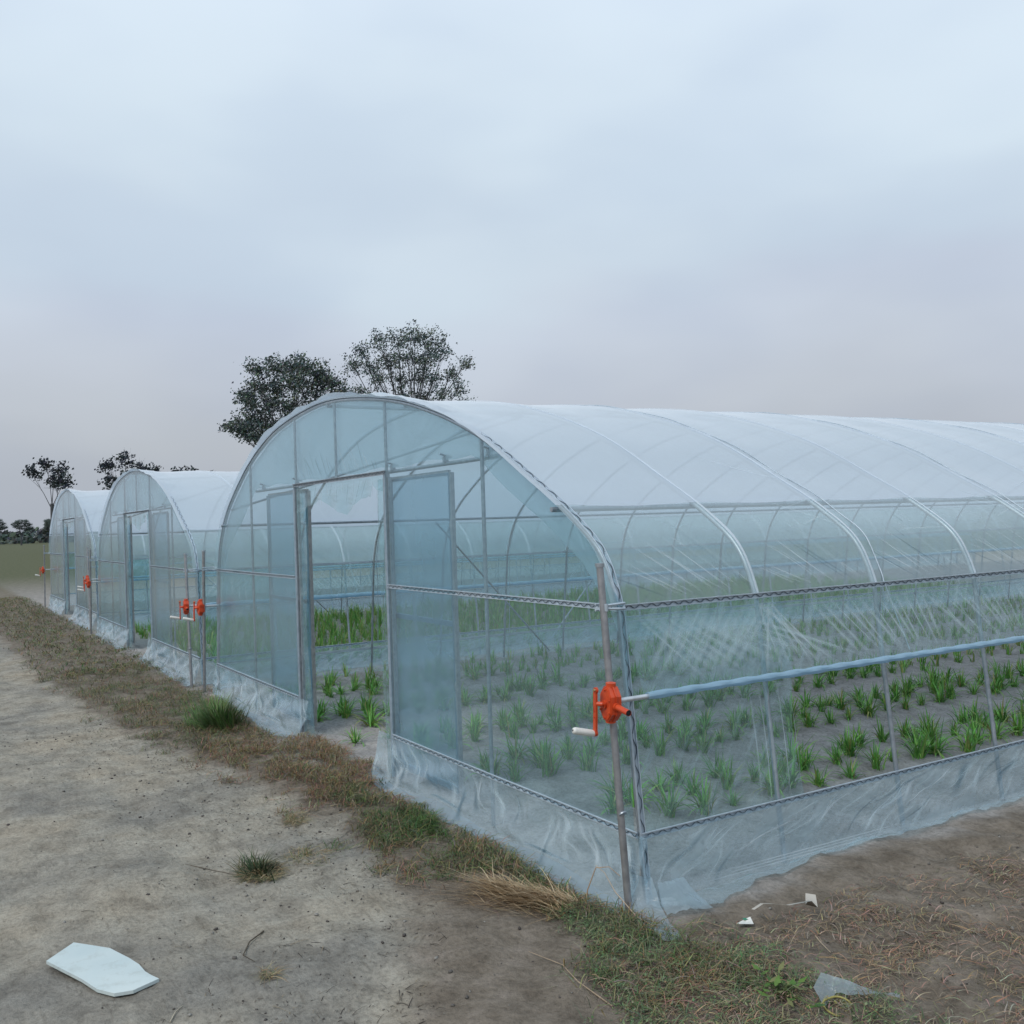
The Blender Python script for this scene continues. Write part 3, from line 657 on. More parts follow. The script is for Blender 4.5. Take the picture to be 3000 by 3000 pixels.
# ------------------------------------------------------------------ crop plants
def clump_mesh(sd, hgt=.15, n=20, spread=.6):
    rnd = random.Random(sd); mb = MB()
    for k in range(n):
        az = rnd.uniform(0, 2*math.pi); lean = rnd.uniform(.08, spread); L_ = hgt*rnd.uniform(.65, 1.2); wd = rnd.uniform(.0032, .006)
        bx, by = rnd.gauss(0, .014), rnd.gauss(0, .014); seg = 5; d = Vector((math.cos(az), math.sin(az), 0)); q = Vector((-d.y, d.x, 0))
        tone = rnd.random(); base = (.11, .28, .06) if tone < .4 else ((.21, .43, .09) if tone < .86 else (.32, .36, .12))
        P = []; pos = Vector((bx, by, -.012)); ang = lean*.55; curl = rnd.uniform(.3, 1.3)*lean*1.2
        for s_ in range(seg+1):
            u = s_/seg; ww = wd*(1-u**2.2)*(.7+.6*u)+.0004
            P.append([pos-q*ww, pos+Vector((0, 0, -ww*.6))-d*ww*.0, pos+q*ww])
            a = ang+curl*u*1.6; pos = pos+(d*math.sin(a)+Z0*math.cos(a))*L_/seg
        col = tuple(c_*rnd.uniform(.85, 1.2) for c_ in base)
        vs = [p for r0 in P for p in r0]; fs = []
        for i in range(seg):
            for j_ in range(2): fs.append((i*3+j_, (i+1)*3+j_, (i+1)*3+j_+1, i*3+j_+1))
        mb.add(vs, fs, 0, col=col)
    return mb
protos = []
for k in range(14):
    mb = clump_mesh(100+k, hgt=.155+.012*(k % 4), n=34+5*(k % 4), spread=.95+.25*(k % 3)); me = mb.build("crop_plant", M['leaf'], colors=True); protos.append(me.data); bpy.data.objects.remove(me)
rnd = random.Random(5)
spots = []
for bi, bx in enumerate((-.94, -2.03, -3.15, -4.4, -5.55, -6.32)):
    rows = (-.2, .0, .2) if bi < 5 else (-.1, .12)
    for ri, rx in enumerate(rows):
        y = .42+.12*((ri+bi) % 2)+(.4 if bi == 0 else 0)*(ri != 1)
        while y < 22:
            if rnd.random() > .06: spots.append((bx+rx+rnd.gauss(0, .025), y+rnd.gauss(0, .03)))
            y += rnd.uniform(.185, .245)
spots = [(-4.45, .22), (-4.28, .40), (-4.05, .52), (-3.58, .20), (-4.66, .32), (-4.9, .62), (-3.42, .42)]+spots
def vis(p):
    d = Vector((p[0], p[1], .05))-CAMPOS; a = d.dot(r_)/d.dot(fwd); return abs(a) < .56, d.length
lst = sorted([(vis(p)[1], p) for p in spots if vis(p)[0]])
near = lst[:285]; far = [p for _, p in lst[285:] if p[1] < 16]
for k, (dd, (x, y)) in enumerate(near):
    o = bpy.data.objects.new("crop_plant", protos[rnd.randrange(14)]); COL.objects.link(o); o.location = (x, y, gh(x, y)-.004)
    o.rotation_euler = (rnd.gauss(0, .05), rnd.gauss(0, .05), rnd.uniform(0, 6.28)); s_ = rnd.choice([rnd.uniform(.65, .9), rnd.uniform(.85, 1.2), rnd.uniform(.9, 1.25)]); o.scale = (s_, s_, s_)
    if abs(x+3.58) < .01 and abs(y-.20) < .01: lab = "bright green leafy clump sprawling just inside the open doorway, nearest the threshold"; o.scale = (1.1, 1.1, .9); g = None
    else:
        dv = Vector((x, y, .08))-CAMPOS; sx = 1500+2868*dv.dot(r_)/dv.dot(fwd)
        zone = "through the doorway" if 900 < sx < 1125 else "behind the door leaf" if sx < 1350 and sx > 900 else "left of the doorway" if sx <= 900 else "through the front film" if sx < 1850 else "through the side panel" if sx < 2335 else "under the rolled-up side"
        bed = "far" if x < -5.9 else "fifth" if x < -5 else "fourth" if x < -3.8 else "third" if x < -2.6 else "second" if x < -1.5 else "nearest"
        depth = "front part" if y < 1.6 else "middle part" if y < 3.2 else "back part"
        lab = f"green clump in the {depth} of the {bed} bed, seen {zone}"; g = f"crop clumps {zone}, {bed} bed, {depth}"
    tag(o, lab, "crop plant", g)
def merge_clumps(name, pts, label, sc_=1.0, n=14):
    mb = MB(); base = [clump_mesh(300+k, .15*sc_, n, .8) for k in range(4)]
    for k, (x, y) in enumerate(pts):
        b_ = base[k % 4]; th = rnd.uniform(0, 6.28); cs, sn = math.cos(th), math.sin(th); s_ = rnd.uniform(.8, 1.2); o_ = len(mb.v); zz = gh(x, y)
        mb.v.extend([(x+(p[0]*cs-p[1]*sn)*s_, y+(p[0]*sn+p[1]*cs)*s_, zz+p[2]*s_) for p in b_.v]); mb.f.extend([[i+o_ for i in f] for f in b_.f])
        mb.m.extend(b_.m); mb.uv.extend(b_.uv); mb.col.extend(b_.col); mb.smooth.extend(b_.smooth)
    return tag(mb.build(name, M['leaf'], colors=True), label, "crop plants", kind="stuff")
merge_clumps("crop_rows", far, "far rows of green crop plants deep inside the nearest greenhouse")
pts = []
for x in np.arange(-13.6, -7.5, .24):
    for y in np.arange(.5, 15, .22):
        if vis((x, y))[0]: pts.append((x+rnd.gauss(0, .04), y+rnd.gauss(0, .05)))
merge_clumps("dense_crop_rows", pts, "dense green crop filling the second greenhouse, seen through the open sides", 1.6, 17)

# ------------------------------------------------------------------ dry grass, weeds, roots
def strand(mb, p, az, L_, wd, col, arch=.02, curl=.4, rise=0.0, seg=4, rnd=random):
    P = []; pos = Vector(p); a = az
    for s_ in range(seg+1):
        u = s_/seg; d = Vector((math.cos(a), math.sin(a), 0)); q = Vector((-d.y, d.x, .25)).normalized(); ww = wd*(1-.75*u)
        z = arch*math.sin(math.pi*u)+rise*u; c0 = Vector((pos.x, pos.y, pos.z+z)); P += [c0-q*ww, c0+q*ww]; pos = pos+d*L_/seg; a += curl*rnd.uniform(-.2, 1)/seg
    mb.add(P, [(2*i, 2*i+2, 2*i+3, 2*i+1) for i in range(seg)], 0, col=col)
rnd = random.Random(11)
def front_ok(x):
    return True
def thatch_density(x, y):
    e = grass_edge(x); d = y-e
    if y > front_edge_y(x)+.0 and not (-4.0 < x < -2.6 and y < .0): return 0
    f = smooth(-.10, .22, d+.34*fbm(x*2.4, y*2.4, 20, 4))
    return f*(.10+.90*smooth(-.15, .22, fbm(x*2.8, y*3.8, 31, 3)+.14))
brown = [(.27, .198, .11), (.34, .255, .15), (.19, .137, .078), (.42, .34, .22), (.29, .185, .095)]
olive = [(.16, .165, .085), (.22, .20, .11), (.13, .135, .07), (.32, .28, .16), (.11, .14, .06)]
green = [(.085, .15, .05), (.12, .19, .065), (.07, .12, .045)]
mbt = MB(); cnt = 0
while cnt < 36000:
    x = rnd.uniform(-9.5, .75)
    if rnd.random() > .35+.65*smooth(-8, -1, x): continue
    y = rnd.uniform(path_edge(x)-.2, .05)
    dn = thatch_density(x, y)
    if rnd.random() > dn or ((x+.42)/.36)**2+((y+.44-.45*(x+.42))/.07)**2 < 1: continue
    g = fbm(x*1.6, y*4, 50, 2)+(.25 if x < -4.2 else (-.35 if -4.2 < x < -1.9 else .15)); gr = math.exp(-((x+1.45)**2/.12+(y+.27)**2/.02))+.0
    pal = green if (rnd.random() < .12+.7*gr+max(g, 0)*.5) else (olive if rnd.random() < .45+g*.6 else brown)
    if -4.1 < x < -2.4 and rnd.random() < .6: pal = brown
    c_ = rnd.choice(pal); c_ = tuple(v_*rnd.uniform(.5, 1.0) for v_ in c_)
    z0 = gh(x, y)+rnd.uniform(0, .035)*dn
    strand(mbt, (x, y, z0), rnd.gauss(0, 1.1)+(math.pi if rnd.random() < .5 else 0), rnd.uniform(.02, .08)*rnd.choice([1, 1, 1.3, 2.4]), rnd.uniform(.0008, .0022), c_, rnd.choice([0, .004, .01, .03]), rnd.uniform(-1.5, 1.5), rnd.uniform(-.005, .02), 4, rnd); cnt += 1
cnt = 0
while cnt < 9000:
    x = rnd.uniform(-26, -8.6); y = rnd.uniform(path_edge(x)-.25, -.08)
    if rnd.random() > thatch_density(x, y): continue
    c_ = tuple(v_*rnd.uniform(.5, 1.0) for v_ in rnd.choice(rnd.choice([brown, olive, olive, green])))
    strand(mbt, (x, y, gh(x, y)+rnd.uniform(0, .03)), rnd.uniform(0, 6.28), rnd.uniform(.05, .16), rnd.uniform(.002, .005), c_, rnd.choice([.004, .02, .04]), rnd.uniform(-1.5, 1.5), rnd.uniform(0, .03), 3, rnd); cnt += 1
tag(mbt.build("dry_grass", M['straw'], colors=True), "matted brown and olive dry grass between the path and the greenhouse fronts", "dry grass", kind="stuff")

# creeping weeds, near verge
mbw = MB(); cnt = 0
def leafq(mb, p, az, tilt, L_, wd, col):
    d = Vector((math.cos(az)*math.cos(tilt), math.sin(az)*math.cos(tilt), math.sin(tilt))); q = Vector((-math.sin(az), math.cos(az), 0)); p = Vector(p)
    mid_ = p+d*L_*.5+Vector((0, 0, -L_*.06)); mb.add([p, mid_-q*wd, p+d*L_, mid_+q*wd], [(0, 1, 2), (0, 2, 3)], 0, col=col)
while cnt < 15000:
    x = rnd.uniform(-.9, 1.9); y = rnd.uniform(-1.2, .25)
    e = -.36-.05*x if x < .3 else -.30
    # patch envelope: strip by the film widening toward the near corner
    a = smooth(-.12, .05, front_edge_y(x)-.0-y) if x < .34 else smooth(.14, -.02, y-(.0 if x < .8 else .02))
    lowb = np.interp(x, [-.9, -.6, 0, .3, .6, 1.0, 1.5, 1.9], [-.30, -.34, -.38, -.50, -.64, -.76, -.9, -1.0])
    b_ = smooth(-.06, .06, y-lowb+.1*fbm(x*5, y*5, 3, 3)); dn = a*b_*(.25+.75*smooth(-.25, .2, fbm(x*4, y*4, 77, 3)))
    if rnd.random() > dn or ((x-.25)/.17)**2+((y+.12+.3*(x-.2))/.07)**2 < 1: continue
    z0 = gh(x, y)+rnd.uniform(.0, .028)
    c_ = rnd.choice([(.09, .15, .065), (.13, .19, .085), (.17, .22, .11), (.07, .11, .05), (.24, .23, .13)]); c_ = tuple(v_*rnd.uniform(.8, 1.2) for v_ in c_)
    if rnd.random() < .65: leafq(mbw, (x, y, z0), rnd.uniform(0, 6.28), rnd.uniform(-.1, .7), rnd.uniform(.008, .019), rnd.uniform(.002, .005), c_)
    else: strand(mbw, (x, y, z0), rnd.uniform(0, 6.28), rnd.uniform(.03, .08), rnd.uniform(.0008, .0018), c_, rnd.uniform(0, .012), rnd.uniform(-1, 1), rnd.uniform(0, .03), 3, rnd)
    cnt += 1
tag(mbw.build("creeping_weeds", M['weed'], colors=True), "low green creeping weeds spreading in front of the near corner post", "weeds", kind="stuff")

# dead root tangle over the soil at the right
mbr = MB(); cnt = 0
while cnt < 23000:
    x = rnd.uniform(.15, 2.9); y = rnd.uniform(-.6, 3.4)
    dn = smooth(.05, .28, x-.3-.04*y+.0)*(.2+.8*smooth(-.32, .10, fbm(x*2.1, y*2.1, 61, 3)+(.10 if y < .9 else -.22)))
    if y > 1.6: dn *= .35
    if x < .34 and y < .6: dn = 0 if x < .26 else dn*.4
    if rnd.random() > dn: continue
    c_ = rnd.choice([(.27, .21, .145), (.20, .15, .10), (.36, .29, .205), (.15, .11, .075), (.30, .19, .12)]); c_ = tuple(v_*rnd.uniform(.8, 1.2) for v_ in c_)
    strand(mbr, (x, y, gh(x, y)+rnd.uniform(0, .022)), rnd.uniform(0, 6.28), rnd.uniform(.025, .10), rnd.uniform(.0008, .0022), c_, rnd.uniform(0, .016), rnd.uniform(-2.5, 2.5), 0, 5, rnd); cnt += 1
tag(mbr.build("dead_roots", M['straw'], colors=True), "tangle of dry brown roots and stems lying on the soil beside the greenhouse", "dead roots", kind="stuff")

# debris bits on the path (too many to count)
mbd = MB()
for k in range(5200):
    x = rnd.uniform(-8, 1.3); e = path_edge(x); y = e-abs(rnd.gauss(0, .55))+.1
    if y < -3 or fbm(x*2.2, y*2.2, 14, 3) < rnd.uniform(-.35, .35): continue
    z0 = gh(x, y); c_ = rnd.choice([(.06, .05, .04), (.10, .08, .06), (.035, .03, .027), (.22, .18, .12), (.05, .04, .035)])
    strand(mbd, (x, y, z0+.002), rnd.uniform(0, 6.28), rnd.uniform(.004, .03)*rnd.choice([1, 1, 1, 3]), rnd.uniform(.0008, .0022), c_, rnd.uniform(.001, .006), rnd.uniform(-1, 1), 0, 3, rnd)
for k in range(2300):
    x = rnd.uniform(-6, 2.4); y = path_edge(x)+rnd.gauss(-.3, .5) if k % 3 else rnd.uniform(0, 2.5)
    if k % 3 == 0: x = rnd.uniform(.35, 2.4)
    s_ = rnd.uniform(.0015, .0055)*rnd.choice([1, 1, 1, 1.9]); c_ = rnd.choice([(.2, .19, .17), (.12, .11, .10), (.08, .07, .065), (.27, .26, .24)])
    M3 = Matrix.Rotation(rnd.uniform(0, 6), 3, 'Z') @ Matrix.Rotation(rnd.uniform(0, 1), 3, 'X'); mbd.box((x, y, gh(x, y)+s_*.3), (s_*1.5, s_, s_*.8), 0, M3, True, c_)
for k in range(1500):
    x = rnd.uniform(-6.4, -.2); y = rnd.uniform(.02, 5); c_ = rnd.choice([(.05, .045, .04), (.09, .075, .06), (.2, .17, .12), (.13, .11, .09)])
    strand(mbd, (x, y, gh(x, y)+.002), rnd.uniform(0, 6.28), rnd.uniform(.02, .09), rnd.uniform(.0008, .002), c_, rnd.uniform(.001, .012), rnd.uniform(-1, 1), 0, 3, rnd)
tag(mbd.build("plant_litter", M['straw'], colors=True), "small twigs, crumbs and grit scattered on the bare dirt", "litter", kind="stuff")

# tufts -------------------------------------------------------------------
def tuft(name, x, y, n, hgt, rad, pals, label, cat, flat=.5, dry=0, sd=1, aw=(.0012, .0028)):
    rn_ = random.Random(sd); mb = MB()
    for k in range(n):
        az = rn_.uniform(0, 6.28); rr = abs(rn_.gauss(0, rad*.35)); bx, by = rr*math.cos(az+1), rr*math.sin(az+1)*.6
        c_ = rn_.choice(pals); c_ = tuple(v_*rn_.uniform(.8, 1.2) for v_ in c_); L_ = hgt*rn_.uniform(.5, 1.25); ang = rn_.uniform(.15, 1.0)*flat*1.9
        P = []; d = Vector((math.cos(az), math.sin(az), 0)); q = Vector((-d.y, d.x, 0)); pos = Vector((bx, by, gh(x+bx, y+by)-gh(x, y)-.004)); wd = rn_.uniform(*aw)
        for s_ in range(5):
            u = s_/4; ww = wd*(1-.85*u*u); P += [pos-q*ww, pos+q*ww]; a = min(ang+u*.5, 1.5); pos = pos+(d*math.sin(a)+Z0*math.cos(a))*L_/4
        mb.add(P, [(2*i, 2*i+2, 2*i+3, 2*i+1) for i in range(4)], 0, col=c_)
    for k in range(dry):
        az = rn_.uniform(0, 6.28); rr = rad*math.sqrt(rn_.random()); c_ = rn_.choice(brown+olive)
        strand(mb, (rr*math.cos(az), rr*math.sin(az)*.6, gh(x+rr*math.cos(az), y+rr*math.sin(az)*.6)-gh(x, y)+rn_.uniform(.001, .018)), rn_.uniform(0, 6.28), rn_.uniform(.03, .09), rn_.uniform(.0007, .0016), c_, .006, rn_.uniform(-1, 1), 0, 3, rn_)
    return tag(mb.build(name, M['straw'], loc=(x, y, gh(x, y)), colors=True), label, cat)
dkg = [(.04, .07, .035), (.055, .09, .04), (.03, .055, .028), (.08, .10, .05)]
tuft("grass_tuft", -1.40, -1.19, 260, .125, .17, dkg+[(.12, .11, .06)], "dark green grass tuft growing alone in the middle of the dirt path", "grass tuft", .8, 900, 1, (.0016, .0036))
tuft("grass_tuft", -1.47, -.93, 90, .06, .19, olive, "flat olive grass patch just beyond the dark green tuft on the path", "grass tuft", .9, 240, 2)
tuft("grass_tuft", -4.93, -.46, 900, .27, .42, [(.10, .19, .06), (.14, .24, .075), (.08, .14, .05), (.16, .19, .09)], "tall green grass clump by the gap between the two nearest greenhouses", "grass tuft", .55, 200, 3, (.002, .0045))
tuft("grass_tuft", -2.06, -.79, 80, .05, .11, brown+olive, "small brown dry tuft on the path edge left of the doorway track", "grass tuft", .9, 300, 4)
tuft("grass_tuft", -.27, -1.49, 8, .03, .05, brown, "curled wisp of dry straw on the bare dirt near the bottom of the view", "grass tuft", .9, 110, 5)
tuft("grass_tuft", -1.45, -.30, 420, .06, .26, green, "fresh green grass patch against the film skirt right of the door", "grass tuft", .7, 60, 6)
tuft("grass_tuft", -5.9, -.16, 40, .12, .06, dkg, "short dark weed beside the winder post between the greenhouses", "grass tuft", .5, 10, 7)
tuft("weed_plant", -2.35, -.12, 60, .07, .08, dkg, "small dark leafy weed at the foot of the right door jamb", "weed", .8, 10, 8, (.002, .005))

# straw bundle ------------------------------------------------------------
mb = MB(); rn_ = random.Random(21)
A = Vector((-.08, -.28, 0)); B = Vector((-.78, -.60, 0)); ax_ = (B-A); aL = ax_.length; ax_.normalize(); q_ = Vector((-ax_.y, ax_.x, 0))
for k in range(900):
    u0 = rn_.uniform(0, .55)*aL; sp_ = rn_.gauss(0, .045); L_ = rn_.uniform(.06, .22)*rn_.choice([1, 1, 1.9]); a = math.atan2(ax_.y, ax_.x)+sp_*2.0+rn_.gauss(0, .26)+(rn_.uniform(-1.2, 1.2) if rn_.random() < .12 else 0)
    p = A+ax_*u0+q_*sp_*(1+.5*u0); h_ = max(0, .062-abs(sp_)*.6)*(1-.5*u0/aL)
    c_ = rn_.choice([(.56, .40, .23), (.48, .33, .18), (.66, .52, .34), (.30, .19, .10), (.45, .34, .21)])
    strand(mb, (p.x, p.y, gh(p.x, p.y)+rn_.uniform(0, h_)+.004), a, L_, rn_.uniform(.0012, .0026), c_, rn_.uniform(0, .03), rn_.uniform(-1.3, 1.3), rn_.uniform(-.004, .02), 5, rn_)
tag(mb.build("straw_bundle", M['straw'], colors=True), "pale tan bundle of dry straw lying on the verge before the near corner", "straw")

# single twigs and stalks -------------------------------------------------
def stalk(pts, rad, label, col, name="twig"):
    c0 = Vector(pts[0]); P = [Vector((p[0], p[1], gh(p[0], p[1])+p[2])) for p in pts]; o0 = Vector((c0.x, c0.y, gh(c0.x, c0.y)))
    mb = MB(); m_ = len(P); mb.tube([p-o0 for p in P], [rad*(1-.6*i/(m_-1)) for i in range(m_)], 5, col=col)
    return tag(mb.build(name, M['straw'], loc=o0, colors=True), label, "dry stalk")
stalk([(.30, -.14, .01), (.17, -.16, .03), (.03, -.155, .09), (-.06, -.14, .15), (-.10, -.155, .17)], .003, "long pale broken stalk leaning against the front film near the corner post", (.45, .36, .27))
stalk([(-.12, -.20, .0), (-.115, -.19, .07), (-.10, -.155, .16), (-.04, -.13, .175), (.02, -.12, .14)], .003, "bent brown stalk with drooping pale tip beside the end of the straw bundle", (.38, .25, .15))
stalk([(.29, -.16, .006), (.16, -.2, .012), (.05, -.19, .01), (-.02, -.17, .012)], .004, "weathered grey stick lying beside the near corner film", (.33, .29, .26))
stalk([(.62, -.62, .006), (.45, -.64, .012), (.30, -.60, .01), (.12, -.63, .012)], .003, "thin pale stick lying among the creeping weeds", (.36, .28, .2))
stalk([(.52, .06, .006), (.42, .10, .01), (.38, .0, .01), (.30, -.06, .012)], .0025, "tan stalk on the bare soil just right of the loose film tail", (.36, .27, .19))
stalk([(-.70, -1.38, .004), (-.62, -1.46, .008), (-.50, -1.52, .006), (-.42, -1.50, .004)], .0035, "dark curved twig on the dirt near the lower left of the path", (.09, .075, .055))
stalk([(-1.75, -1.45, .004), (-1.60, -1.36, .006), (-1.47, -1.28, .008), (-1.38, -1.24, .004)], .002, "thin straight twig pointing at the dark green tuft on the path", (.12, .10, .075))
stalk([(-.16, -1.86, .003), (-.22, -1.83, .006), (-.25, -1.80, .004)], .003, "pale straw stem lying beside the white sheet", (.42, .38, .3))
stalk([(.84, -.18, .006), (.80, -.08, .012), (.72, .0, .01), (.72, .10, .02)], .003, "forked tan stem between the green weeds and the bare soil", (.34, .26, .17))
stalk([(.66, .30, .008), (.74, .24, .012), (.80, .22, .008)], .003, "short pale stick on the brown soil at the right", (.42, .34, .25))

# litter ------------------------------------------------------------------
def flat_piece(name, rows, m_, label, cat, lift=.012, crump=.006, sd=0, org=None):
    o0 = Vector(org or rows[0][0]); o = scrap(name, [[(p[0]-o0.x, p[1]-o0.y, p[2]+gh(p[0], p[1])) for p in row] for row in rows], None, m_, sd, lift, crump)
    o.location = (o0.x, o0.y, 0); return tag(o, label, cat)
M['green_print'], t, b = mat("green_print", .5, 0, (.02, .20, .11, 1))
o = flat_piece("paper_tag", [[(.405, .145, .0), (.44, .135, .002)], [(.425, .20, .004), (.455, .188, .0)]], M['white'], "small white label card with a green corner, at the end of a pale strip", "paper tag", .016, .002)
mb = MB(); mb.add([(.003, .028, gh(.42, .17)+.028), (.021, .022, gh(.42, .17)+.028), (.024, .043, gh(.42, .17)+.028), (.012, .05, gh(.42, .17)+.028)], [(0, 1, 2, 3)], 0, smooth=False); mb.build("printed_corner", M['green_print'], o)
mb = MB(); P = []
trail = [(.43, .21, .02), (.44, .25, .03), (.43, .31, .035), (.46, .37, .03), (.53, .42, .028)]
for i, p in enumerate(trail): P.append([(p[0]-.43-.009, p[1]-.21, gh(p[0], p[1])+p[2]+.03), (p[0]-.43+.009, p[1]-.21, gh(p[0], p[1])+p[2]+.034)])
P += [[(.085, .20, gh(.5, .42)+.05), (.115, .235, gh(.5, .42)+.04)], [(.05, .24, gh(.5, .42)+.075), (.075, .27, gh(.5, .42)+.07)]]
mb.grid(P); M['pale'], _, _ = mat("pale_plastic", .5, 0, (.45, .42, .37, 1)); ob = mb.build("plastic_strip", M['pale'], loc=(.43, .21, 0)); tag(ob, "pale plastic strip trailing from the label card over dry roots", "plastic strip")
flat_piece("film_scrap", [[(.97, -.06, .03), (1.03, -.08, .0)], [(.95, .0, .045), (1.02, -.01, .02)], [(1.02, .04, .04), (1.07, .0, .02)], [(1.10, .09, .01), (1.12, .05, .005)], [(1.16, .13, .0), (1.18, .10, .0)]], M['film_loose'], "torn piece of clear film draped over weeds at the lower right", "film scrap", .01, .012, 5)
mb = MB(); P = []
for k in range(34):
    a = k*.30; rr = .035+.012*math.sin(a*1.7); P.append((rr*math.cos(a)*1.3+.01*k/10, rr*math.sin(a)+.006*k/10, gh(1.05, -.06)+.012+.016*math.sin(a*.7)))
mb.tube(P, .0035, 7); M['hose'], _, _ = mat("yellowed_hose", .5, 0, (.30, .27, .08, 1)); tag(mb.build("twine", M['hose'], loc=(1.05, -.06, 0)), "loops of yellowed cord tangled beneath the torn film scrap", "twine")
mb = MB()
for k in range(34):
    az = rn_.uniform(0, 6.28); rr = rn_.uniform(.02, .14); zz = gh(.9, -.1)+rn_.uniform(.01, .06); mb.tube([(0, 0, gh(.9, -.1)-.02), (rr*.5*math.cos(az), rr*.35*math.sin(az), zz*.8+.01), (rr*math.cos(az), rr*math.sin(az)*.7, zz+.002)], .0015, 4, col=(.1, .14, .05)); leafq(mb, (rr*math.cos(az), rr*math.sin(az)*.7, zz), rn_.uniform(0, 6.28), rn_.uniform(-.1, .6), rn_.uniform(.03, .055), rn_.uniform(.008, .014), rn_.choice([(.07, .15, .03), (.10, .18, .04), (.05, .11, .03), (.16, .17, .07)]))
tag(mb.build("weed_plant", M['weed'], loc=(.90, -.14, 0), colors=True), "broad-leaved bright green weed beside the torn film scrap", "weed")
M['sheet'], t, b = mat("white_sheet", .35, 0)
n = tex_noise(t, 3, 4); r = ramp(t, n.outputs["Fac"], [(.3, (.44, .53, .54)), (.7, (.56, .63, .62))]); n5 = tex_noise(t, 14, 6, None, .7); r5 = ramp(t, n5.outputs["Fac"], [(.30, (.55, .5, .42)), (.46, (1, 1, 1))]); t.links.new(mixc(t, .35, r.outputs[0], r5.outputs[0], 'MULTIPLY'), b.inputs["Base Color"])
mb = MB()
poly = [(-.455, -1.835), (-.50, -1.852), (-.545, -1.865), (-.62, -1.872), (-.70, -1.893), (-.84, -1.94), (-.98, -2.05), (-.86, -2.16), (-.62, -2.07), (-.50, -2.035), (-.43, -1.99), (-.415, -1.93)]
def layer(z): return [(x+.455, y+1.835, z) for x, y in poly]
vs = layer(.006)+layer(.018); n_ = len(poly); mb.add(vs, [tuple(range(n_-1, -1, -1)), tuple(range(n_, 2*n_))]+[(k, (k+1) % n_, n_+(k+1) % n_, n_+k) for k in range(n_)][::-1], 0, smooth=False)
tag(mb.build("plastic_sheet", M['sheet'], loc=(-.455, -1.835, gh(-.6, -1.9)+.008)), "white rigid plastic sheet corner lying on the path at the lower left", "plastic sheet")

# ------------------------------------------------------------------ trees
def make_tree(name, dist_dir, D, base_off, blobs, label, stems, sd, leaf=.16, dens=1.0, tones=None, group="trees beyond the greenhouses"):
    """blobs: (right m, height m, radius m); stems start at the trunk"""
    rn_ = random.Random(sd); d = Vector(dist_dir); c0 = CAMPOS+d*D; base = Vector((c0.x, c0.y, 0))+rt*base_off
    blobs = [(a_, b_+(.15 if D > 80 else 0), c_) for a_, b_, c_ in blobs]; T_ = empty(name, base); tag(T_, label, "tree", group)
    side = Vector((math.cos(yaw), math.sin(yaw), 0)); dep = Vector((fwd.x, fwd.y, 0)).normalized()
    BL = []
    for (bx, bz, br) in blobs: BL.append((side*bx+dep*rn_.uniform(-.5, .5)*max(1.2, br*1.5)+Vector((0, 0, bz)), br))
    mb = MB(); H0 = stems; tr = .022*max(b[0].z for b in BL)
    fork = Vector((0, 0, H0)); mb.tube([(0, 0, -.3), (rn_.uniform(-.1, .1), 0, H0*.5), fork], [tr*1.25, tr, tr*.85], 8)
    for c_, br in BL:
        s0 = fork+Vector((0, 0, -rn_.uniform(0, H0*.15))); m1 = s0.lerp(c_, .45)+Vector((rn_.gauss(0, .15), rn_.gauss(0, .15), -abs(c_.x)*.06)); r0 = tr*.30*min(1, .5+br*.3)
        mb.tube([s0, m1, c_, c_+(c_-m1)*.12], [r0, r0*.65, r0*.3, r0*.1], 5)
        for k in range(int(7*br)+3):
            u = rn_.uniform(.35, 1); st = s0.lerp(c_, u) if u > .9 else (m1.lerp(c_, (u-.35)/.65)); e = c_+Vector((rn_.gauss(0, 1), rn_.gauss(0, 1), rn_.gauss(.25, .8)))*br*.62
            mb.tube([st, st.lerp(e, .5)+Vector((0, 0, .1)), e], [r0*.28, r0*.18, r0*.06], 4, cap=False)
    mb.build("trunk", M['bark'], T_)
    mb = MB(); tones = tones or [(.10, .135, .135), (.12, .155, .14), (.135, .165, .13), (.08, .11, .118)]  # blue-grey leaf tones with distance haze mixed into the colour
    for c_, br in BL:
        nclu = int((46*br*br+9)*dens)
        for k in range(nclu):
            v_ = Vector((rn_.gauss(0, 1), rn_.gauss(0, 1), rn_.gauss(0, .85))).normalized()*br*rn_.uniform(.25, 1.08); cc = c_+v_; tone = rn_.choice(tones); sr = rn_.uniform(.10, .30)
            for q in range(int(17*min(1.2, dens))):
                p = cc+Vector((rn_.gauss(0, sr), rn_.gauss(0, sr), rn_.gauss(0, sr*.7))); n_ = Vector((rn_.gauss(0, 1), rn_.gauss(0, 1), rn_.gauss(0, 1))).normalized(); a = n_.orthogonal().normalized(); b2 = n_.cross(a)
                L_ = leaf*rn_.uniform(.5, 1.2); wd = L_*.32; mb.add([p-a*L_*.5, p+b2*wd, p+a*L_*.5, p-b2*wd], [(0, 1, 2, 3)], 0, col=tuple(x*rn_.uniform(.8, 1.25) for x in tone), smooth=False)
    mb.build("crown", M['tree_leaf'], T_, colors=True); return T_
def ZB(pts, cx, s=.00866, zbase=None):   # offsets measured on the crown outlines (metres at 60 m)
    return [((x-cx)*s, 1.6+(HZ-y)*s, r*s) for x, y, r in pts]
HZ = 1512.   # eye level on the same scale
dirR = Vector((-.901, .44, .0))
